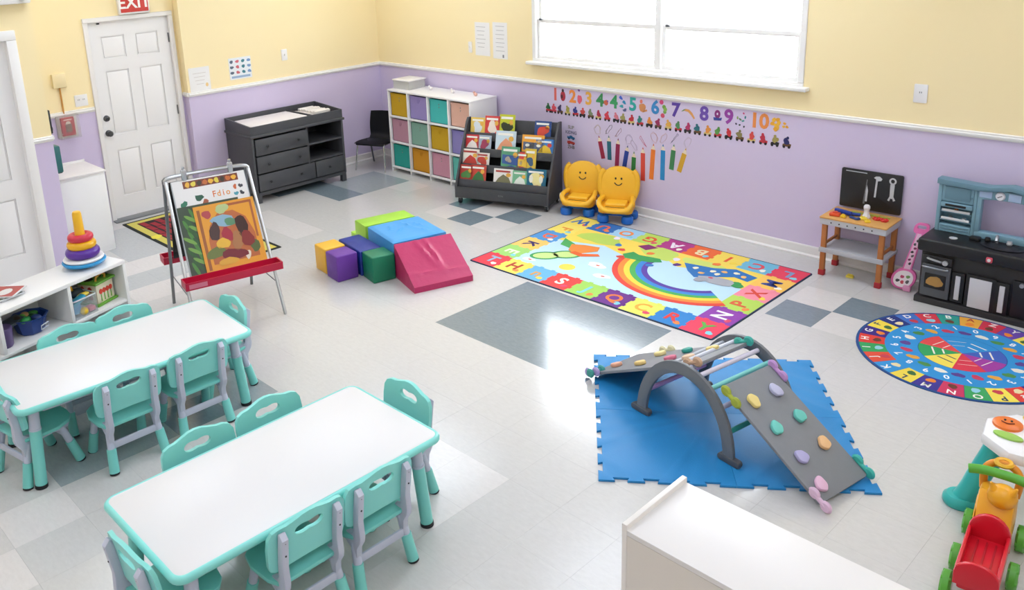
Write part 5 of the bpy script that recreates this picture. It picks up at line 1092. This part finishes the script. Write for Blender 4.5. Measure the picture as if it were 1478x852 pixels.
# ---- exit sign, alarm
t = thing('exit_sign', 'white exit sign with red panel over the exit door', 'exit sign', (XA, -2.765, 2.005), L90)
MB().box((0, -.025, 0), (.29, .05, .20), bev=.008).obj('sign_case', mat('#f3f0ec', .4), t); MB().plate(rrect(.262, .165, .006, 3), .003, XZ(-.050)).obj('sign_panel', mat('#cf3a30', .4), t)
text('lettering', 'EXIT', mat('#fbf6f0', .5), t, (0, -.0540, 0), (PI/2, 0, 0), .150, .002, .02)
t = thing('fire_alarm', 'red fire alarm pull station in a clear guard box', 'fire alarm', (XA, -3.515, .98), L90)
MB().plate(rrect(.18, .205, .012, 3), .012, XZ(0), bev=.003).obj('back_box', mat('#c9c4bb', .4), t); al = MB().box((0, -.03, 0), (.115, .04, .165), bev=.006).obj('pull_station', mat('#b8282f', .4), t)
MB().box((0, -.052, -.012), (.055, .008, .075), bev=.004).obj('pull_handle', mat('#7d5a4a', .4), al); MB().plate(ell(.022, .020, 12, 0, .03), .003, XZ(-.050)).obj('label', mat('#d9c9b8', .5), al); line(al, .0, .062, .07, .012, '#e2b5a8', 'label', -.0502)
g_ = MB()
for (cx, cz, sx, sz) in ((-.087, 0, .006, .205), (.087, 0, .006, .205), (0, .1, .18, .006), (0, -.1, .18, .006)): g_.box((cx, -.045, cz), (sx, .075, sz))
g_.box((0, -.082, 0), (.18, .004, .205)); g_.obj('clear_guard', mat('#e6e4e2', .1, trans=.9), t, smooth=0)
MB().cyl((-.01, -.012, .10), (-.01, -.012, .345), .007, n=10).obj('conduit', mat('#c98f3e', .5), t)
tag(MB().box((0, 0, 0), (.035, .115, .125), bev=.006).obj('junction_box', mat('#f2dfae', .45), None, (XA+.0175, -3.525, 1.390)), 'cream square junction box above the fire alarm', 'junction box')
t = thing('soap_dispenser', 'black wall dispenser on the alcove side wall above the towel holder', 'dispenser', (.74, -3.96, 1.2), 0); MB().box((0, .022, 0), (.09, .045, .19), bev=.010).obj('dispenser_body', mat('#26282c', .35), t); MB().box((0, .046, -.06), (.05, .012, .03), bev=.004).obj('push_bar', mat('#4a4c50', .35), t)
t = thing('towel_holder', 'teal paper towel holder on the alcove side wall over the white cabinet', 'dispenser', (.70, -3.96, .885), 0); MB().box((0, .042, 0), (.11, .085, .22), bev=.012).obj('holder_body', mat('#2f6f70', .4), t); MB().box((0, .06, -.112), (.08, .03, .006)).obj('paper_slot', BLACK, t)
t = thing('emergency_lamp', 'white emergency light box high over the white side door', 'lamp', (XP, -4.12, 2.19), L90); MB().box((0, -.04, 0), (.30, .08, .12), bev=.010).obj('lamp_case', mat('#efece6', .4), t)
for s in (-1, 1): MB().lathe([(0, .02), (.03, .018), (.034, 0)], (s*.09, -.08, -.01), 16, RX(PI/2)).obj('lamp_head', mat('#d9d7d2', .3), t)
# ---- white cabinet in the alcove
t = thing('alcove_cabinet', 'tall narrow white cabinet standing in the alcove by the exit door', 'cabinet', (.21, -3.935, 0), 0)
MB().box((.225, .205, .345), (.45, .41, .69), bev=.003).obj('cabinet_body', mat('#f2f1ef', .4), t); MB().box((.23, .205, .697), (.47, .43, .018), bev=.004).obj('cabinet_top', mat('#ece8e6', .3, noise=.05, nscale=9), t)
b = MB(); b.box((.006, .205, .715), (.012, .42, .02)); b.box((.22, .006, .715), (.44, .012, .02)); b.obj('back_lip', WHITE, t, smooth=0)
MB().box((.452, .205, .36), (.008, .395, .62), bev=.002).obj('cabinet_door', mat('#f4f3f1', .35), t)

# ================================================================== EASEL
t = thing('art_easel', 'double-sided metal frame art easel with red trays near the exit door', 'easel', (2.50, -3.50, 0), math.radians(-12))
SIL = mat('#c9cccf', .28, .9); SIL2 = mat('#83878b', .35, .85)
def fr_pts(x0, x1, yb, yt, zt): return [(x0, -yb, 0), (x0+(x1-x0)*.9, -yb+(yb-yt)*.9, zt*.9), (x1-.004*(x1-x0), -yt, zt*.955), (x1, -yt+.05, zt), (x1, yt-.05, zt), (x1-.004*(x1-x0), yt, zt*.955), (x0+(x1-x0)*.9, yb-(yb-yt)*.9, zt*.9), (x0, yb, 0)]
XF, XT, XB, ZT = .38, -.06, -.29, .985
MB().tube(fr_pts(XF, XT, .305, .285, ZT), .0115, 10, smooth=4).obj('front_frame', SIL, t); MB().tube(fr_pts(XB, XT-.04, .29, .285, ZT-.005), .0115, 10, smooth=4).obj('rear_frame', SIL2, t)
def on(z, off=0): k = z/ZT; return XF+(XT-XF)*k+off
for s in (-1, 1): MB().tube([(on(.22), s*.29, .22), (XB+(XT-.04-XB)*.22, s*.28, .22)], .004, 6).obj('spreader', SIL2, t)
an = math.atan2(XF-XT, ZT)      # lean of the board
Fb = lambda off: (lambda x, y, z: (on(y)+(z+off)*math.cos(an), x, y+(z+off)*math.sin(an)))
MB().plate([(-.265, .36), (.265, .36), (.255, .955), (-.255, .955)], .010, Fb(-.016)).obj('board', mat('#dfe5e8', .2, trans=.25), t, smooth=0)
MB().plate([(-.265, .36), (.265, .36), (.255, .94), (-.255, .94)], .008, lambda x, y, z: (XB+(XT-.04-XB)*(y/ZT)-.004+z, x, y)).obj('chalkboard', mat('#1b1d1f', .6), t, smooth=0)
def tray(xc, zc, s, nm):
    b = MB(); L = .665
    b.box((xc, 0, zc), (.115, L, .010)); b.box((xc+s*.054, 0, zc+.022), (.008, L, .05)); b.box((xc-s*.054, 0, zc+.022), (.008, L, .05))
    for y in (-1, 1): b.box((xc, y*(L/2-.004), zc+.022), (.115, .008, .05))
    return b.obj(nm, mat('#c2173f', .35), t, smooth=0)
tr_ = tray(on(.33)+.062, .325, 1, 'tray'); tray(XB+(XT-.04-XB)*.33-.062, .325, -1, 'tray')
MB().box((on(.33)+.062+.0585, -.25, .345), (.002, .12, .03)).obj('tray_label', mat('#d87a90', .4), tr_)
for s in (-1, 1):
    c = MB(); c.box((XT+.006, s*.16, ZT+.004), (.035, .034, .075), bev=.008); c.cyl((XT+.006, s*.16, ZT+.03), (XT+.006, s*.16, ZT+.06), .011, n=10); c.obj('clip', mat('#c2c6ca', .2, .6), t)
EZ = lambda x, y, z: (2.50+x*math.cos(math.radians(-12))-y*math.sin(math.radians(-12)), -3.50+x*math.sin(math.radians(-12))+y*math.cos(math.radians(-12)), z)
def easel_sheet(nm, lb, w, z0, z1, yc, off, hx, cat='picture'):
    t2 = thing(nm, lb, cat, (2.50, -3.50, 0), math.radians(-12)); 
    MB().plate([(yc-w/2, z0), (yc+w/2, z0), (yc+w/2, z1), (yc-w/2, z1)], .0025, Fb(off)).obj('sheet', mat(hx, .3), t2, smooth=0)
    def pr_(poly, h, nm2='printed_shape', lay=0, rough=.3): MB().plate(poly, .0006, Fb(off+.0025+.0006*lay)).obj(nm2, mat(h, rough), t2, smooth=0)
    return t2, pr_
s1, pr1 = easel_sheet('drawing_sheet', 'white sheet with small cut-out drawings clipped to the easel', .50, .50, .955, .0, -.005, '#f0eeec', 'picture')
pr1([(-.18, .90), (.20, .90), (.20, .945), (-.18, .945)], '#7a3a22', 'picture_strip')
for k in range(9): pr1(blob(-.15+.04*k, .922, .017, sd=k, n=9), ('#f0b83c', '#e8d24a', '#3f3020', '#c86a2f')[k % 4], 'printed_fruit', 1)
for k, (y, z, hx) in enumerate(((-.20, .80, '#2f7a5c'), (-.185, .74, '#5fb0d8'), (-.09, .83, '#2a5c44'), (-.05, .79, '#a8583c'), (.165, .86, '#d06a3a'), (.205, .86, '#4a4a50'), (.165, .815, '#4fa0b0'), (.205, .815, '#3a3a44'))): pr1(blob(y, z, .024 if k < 4 else .014, sd=k+2, n=10, amp=.5), hx)
for k, ch in enumerate('Fdio'):
    me = text_me(ch, mat(('#e0752f', '#e89a3a')[k % 2], .5), .055, .001, .01).copy(); f_ = Fb(-.0012)
    for v in me.vertices: v.co = Vector(f_(.015+.032*k+v.co.x, .835+v.co.y, v.co.z))
    link('lettering', me, s1)
s2, pr2 = easel_sheet('leaf_poster', 'glossy dark green leaf poster in the easel tray behind the orange one', .42, .345, .79, -.045, .004, '#3a4a34', 'poster')
for k in range(16): pr2(ell(.012, .05, 10, -.215+.018*(k % 4), .40+.022*k, rot=.4+.3*(k % 3)), ('#4f8a3a', '#2f5c2a', '#7aa84a')[k % 3], 'printed_leaf', k % 3)
s3, pr3 = easel_sheet('story_poster', 'large orange story picture poster standing in the front easel tray', .42, .345, .775, .055, .014, '#e8a030', 'poster')
q0 = .055
pr3([(q0-.19, .37), (q0-.17, .37), (q0-.17, .75), (q0-.19, .75)], '#a05c28', 'printed_border'); pr3([(q0-.02, .745), (q0+.19, .745), (q0+.19, .76), (q0-.02, .76)], '#a85a30', 'printed_border'); pr3([(q0+.175, .52), (q0+.19, .52), (q0+.19, .745), (q0+.175, .745)], '#b0643a', 'printed_border')
pr3([(q0-.15, .40), (q0+.17, .40), (q0+.17, .55), (q0+.13, .66), (q0+.05, .715), (q0-.06, .71), (q0-.125, .64), (q0-.15, .55)], '#c06a3a', 'printed_armchair')
for k, (y, z, r, sx, sy, hx) in enumerate(((-.03, .66, .05, 1.5, .8, '#8fb4c8'), (.02, .645, .03, 1.3, .9, '#5f8f6a'), (.09, .60, .055, .8, 1.3, '#3f2018'), (-.10, .60, .045, .8, 1.3, '#4a2f2a'), (-.02, .57, .04, .9, 1.2, '#a8283a'), (-.06, .52, .04, 1.1, .9, '#e8b83c'), (.04, .52, .045, .9, 1.3, '#b0784a'), (.11, .52, .04, 1, 1.4, '#8a2c28'), (.15, .47, .035, 1, 1.2, '#5c6a3a'), (-.12, .47, .05, 1.3, .7, '#6f7a3a'), (.0, .44, .05, 1.8, .7, '#7a1f2a'), (-.05, .405, .035, 1.8, .7, '#e0a838'), (.09, .42, .025, .8, 1.1, '#e8dcc8'), (-.13, .715, .03, 1.1, .8, '#b8484a'), (-.02, .735, .035, 1.4, .8, '#b8c88a'))): pr3(blob(q0+y, z, r, sd=k+40, sx=sx, sy=sy, n=13), hx, 'printed_figure', 1+k % 4)

# ================================================================== WHITE CABINET, ACTIVITY TOY, RIDE-ON
t = thing('low_white_cabinet', 'low white cabinet with plain flat top beside the blue foam mat', 'cabinet', (6.472, -4.289, 0), 0)
CW_ = mat('#eee9e3', .4); L_, D_, Z_ = 1.25, .33, .75
for x in (.009, L_-.009): MB().box((x, D_/2, Z_/2), (.018, D_, Z_), bev=.002).obj('end_panel', CW_, t)
MB().box((L_/2, D_/2-.002, Z_-.026), (L_-.036, D_-.004, .018), bev=.0015).obj('top_panel', mat('#e6e2df', .38), t)
MB().box((L_/2, .007, (Z_-.036)/2), (L_-.037, .012, Z_-.037)).obj('back_panel', mat('#e3dcd2', .5), t)
MB().box((L_/2, D_/2, .40), (L_-.036, D_-.04, .018)).obj('shelf_board', CW_, t); MB().box((L_/2, D_/2, .04), (L_-.036, D_-.04, .018)).obj('bottom_panel', CW_, t)
# activity table toy
t = thing('activity_toy_table', 'toddler activity toy table with white top and turquoise legs', 'activity toy', (7.085, -2.30, 0), math.radians(10))
TQ = mat('#35b5ae', .35)
b = MB(); P = [(.19*math.cos(PI/8+k*PI/4), .19*math.sin(PI/8+k*PI/4)) for k in range(8)]; b.plate(P, .055, XY(.325), bev=.018); tp_ = b.obj('table_top', mat('#f3f2f3', .3), t)
for k, a in enumerate((190, 75, 330)):
    a = math.radians(a); c, s = math.cos(a), math.sin(a)
    lg = MB(); lg.tube([(c*.225, s*.225, .012), (c*.20, s*.20, .06), (c*.165, s*.165, .17), (c*.135, s*.135, .26), (c*.115, s*.115, .325)], .046, 14, smooth=3); lo = lg.obj('leg', TQ, t)
    f_ = MB(); f_.lathe([(0, 0), (.062, 0), (.068, .010), (.066, .030), (.052, .045), (0, .05)], (c*.228, s*.228, 0), 22); f_.obj('foot', TQ, lo)
    f_ = MB(); f_.tube([(c*.155+.05*math.cos(q*PI/4)*s*-1, s*.155+.05*math.cos(q*PI/4)*c, .20+.05*math.sin(q*PI/4)) for q in range(8)], .012, 8, closed=True); f_.obj('leg_moulding', TQ, lo)
dk = MB(); dk.lathe([(0, .018), (.042, .018), (.055, .010), (.056, 0)], (-.095, .045, .380), 24); dk = dk.obj('turning_disc', mat('#ee7a2c', .35), t)
for s in (-1, 1): MB().sph((-.095+s*.012, .052, .399), (.005, .008, .003), n=8, m=6).obj('eye', BLACK, dk)
MB().tube([(-.118, .035, .399), (-.095, .022, .400), (-.072, .035, .399)], .003, 6, smooth=4).obj('smile', mat('#7a2f14', .4), dk)
MB().plate(ell(.055, .026, 18, -.085, -.055, rot=-.2), .010, XY(.380), bev=.003).obj('slider_panel', mat('#9ccb5c', .4), tp_)
MB().lathe([(0, .02), (.022, .018), (.028, .008), (.028, 0)], (.0, -.085, .380), 16).obj('button', mat('#dd4a52', .4), tp_)
MB().lathe([(0, .016), (.024, .014), (.03, 0)], (.03, .03, .380), 16).obj('button', mat('#8fb8d8', .4), tp_); MB().plate(blob(-.03, .14, .02, sd=2, n=9), .006, XY(.380)).obj('printed_piece', mat('#e8c23c', .4), tp_); MB().plate(blob(.06, -.06, .02, sd=4, n=9), .006, XY(.380)).obj('printed_piece', mat('#f0c83c', .4), tp_)
# ride-on toy
t = thing('ride_on_walker', 'yellow and red ride-on walker toy with green wheels', 'ride-on toy', (7.075, -2.745, 0), math.radians(8))
YW = mat('#f2ab1e', .35); RW_ = mat('#d4182c', .3); GW_ = mat('#5cae3a', .4)
b = MB(); b.plate([(-.30, .10), (-.02, .10), (-.02, .15), (-.30, .15)], .12, lambda x, y, z: (z-.06, x, y), bev=.008); b.obj('wagon_floor', RW_, t)
for s in (-1, 1): MB().box((s*.064, -.16, .165), (.014, .28, .05), bev=.006).obj('wagon_side', RW_, t)
for y, h in ((-.018, .085), (-.302, .055)):
    b = MB(); b.plate([(-.072, .12), (.072, .12)]+[(.072*math.cos(PI*k/10), .17+h*math.sin(PI*k/10)) for k in range(11)], .022, XZ(y+.011), bev=.006); b.obj('wagon_end', RW_, t)
for x in (-.03, .0, .03): MB().box((x, -.16, .1525), (.006, .22, .004)).obj('seat_groove', mat('#b01022', .35), t)
b = MB(); b.plate([(.0, .07), (.25, .06), (.27, .12), (.235, .20), (.19, .27), (.10, .285), (.06, .25), (.04, .17), (.0, .13)], .125, lambda x, y, z: (z-.0625, x, y), bev=.014); b.obj('walker_body', YW, t)
b = MB(); b.sph((.018, .085, .285), (.052, .05, .048)); b.cyl((-.012, .07, .315), (-.024, .065, .345), .016, .004, 10); b.cyl((.05, .07, .315), (.062, .065, .345), .016, .004, 10); b.obj('animal_head', YW, t)
MB().plate([(.02, .10), (.20, .10), (.185, .22), (.11, .24), (.05, .20)], .004, lambda x, y, z: (-.0625-z, x, y), bev=.001).obj('side_panel', mat('#f4c24a', .4), t)
for k, (y, z, hx) in enumerate(((.06, .13, '#3a6f8a'), (.10, .15, '#e8e2da'), (.14, .17, '#d8ccd4'), (.16, .14, '#e8823a'), (.10, .19, '#5c8a4a'), (.13, .205, '#8a4a7a'))): MB().plate(blob(y, z, .018, sd=k, n=9), .002, lambda X, Y, Z: (-.0665-Z, X, Y)).obj('panel_sticker', mat(hx, .4), t)
MB().tube([(-.11, .15, .325), (-.05, .155, .335), (.05, .155, .335), (.11, .15, .325)], .019, 12, smooth=4).obj('handlebar', GW_, t)
MB().tube([(-.055, .18, .24), (-.06, .20, .31), (-.03, .215, .345), (.03, .215, .345), (.06, .20, .31), (.055, .18, .24)], .015, 10, smooth=4).obj('hoop', mat('#e8921c', .38), t)
b = MB(); b.lathe([(.018, 0), (.032, .0), (.036, .008), (.03, .016), (.018, .012)], (0, .205, .352), 20); b.obj('steering_ring', mat('#f0b62a', .38), t)
def wheel(x, y, r=.052, w=.036):
    c = MB(); c.lathe([(0, -w/2), (r*.8, -w/2), (r, -w*.28), (r, w*.28), (r*.8, w/2), (0, w/2)], (x, y, r), 20, RY(PI/2))
    for k in range(6): c.cyl((x-w*.45, y+r*.86*math.cos(k*PI/3), r+r*.86*math.sin(k*PI/3)), (x+w*.45, y+r*.86*math.cos(k*PI/3), r+r*.86*math.sin(k*PI/3)), r*.13, n=8)
    o = c.obj('wheel', GW_, t); MB().cyl((x-w*.56, y, r), (x+w*.56, y, r), r*.3, n=12).obj('hub', mat('#d9d6cf', .35), o)
for s in (-1, 1): wheel(s*.092, .20); wheel(s*.094, -.06); wheel(s*.096, -.24)
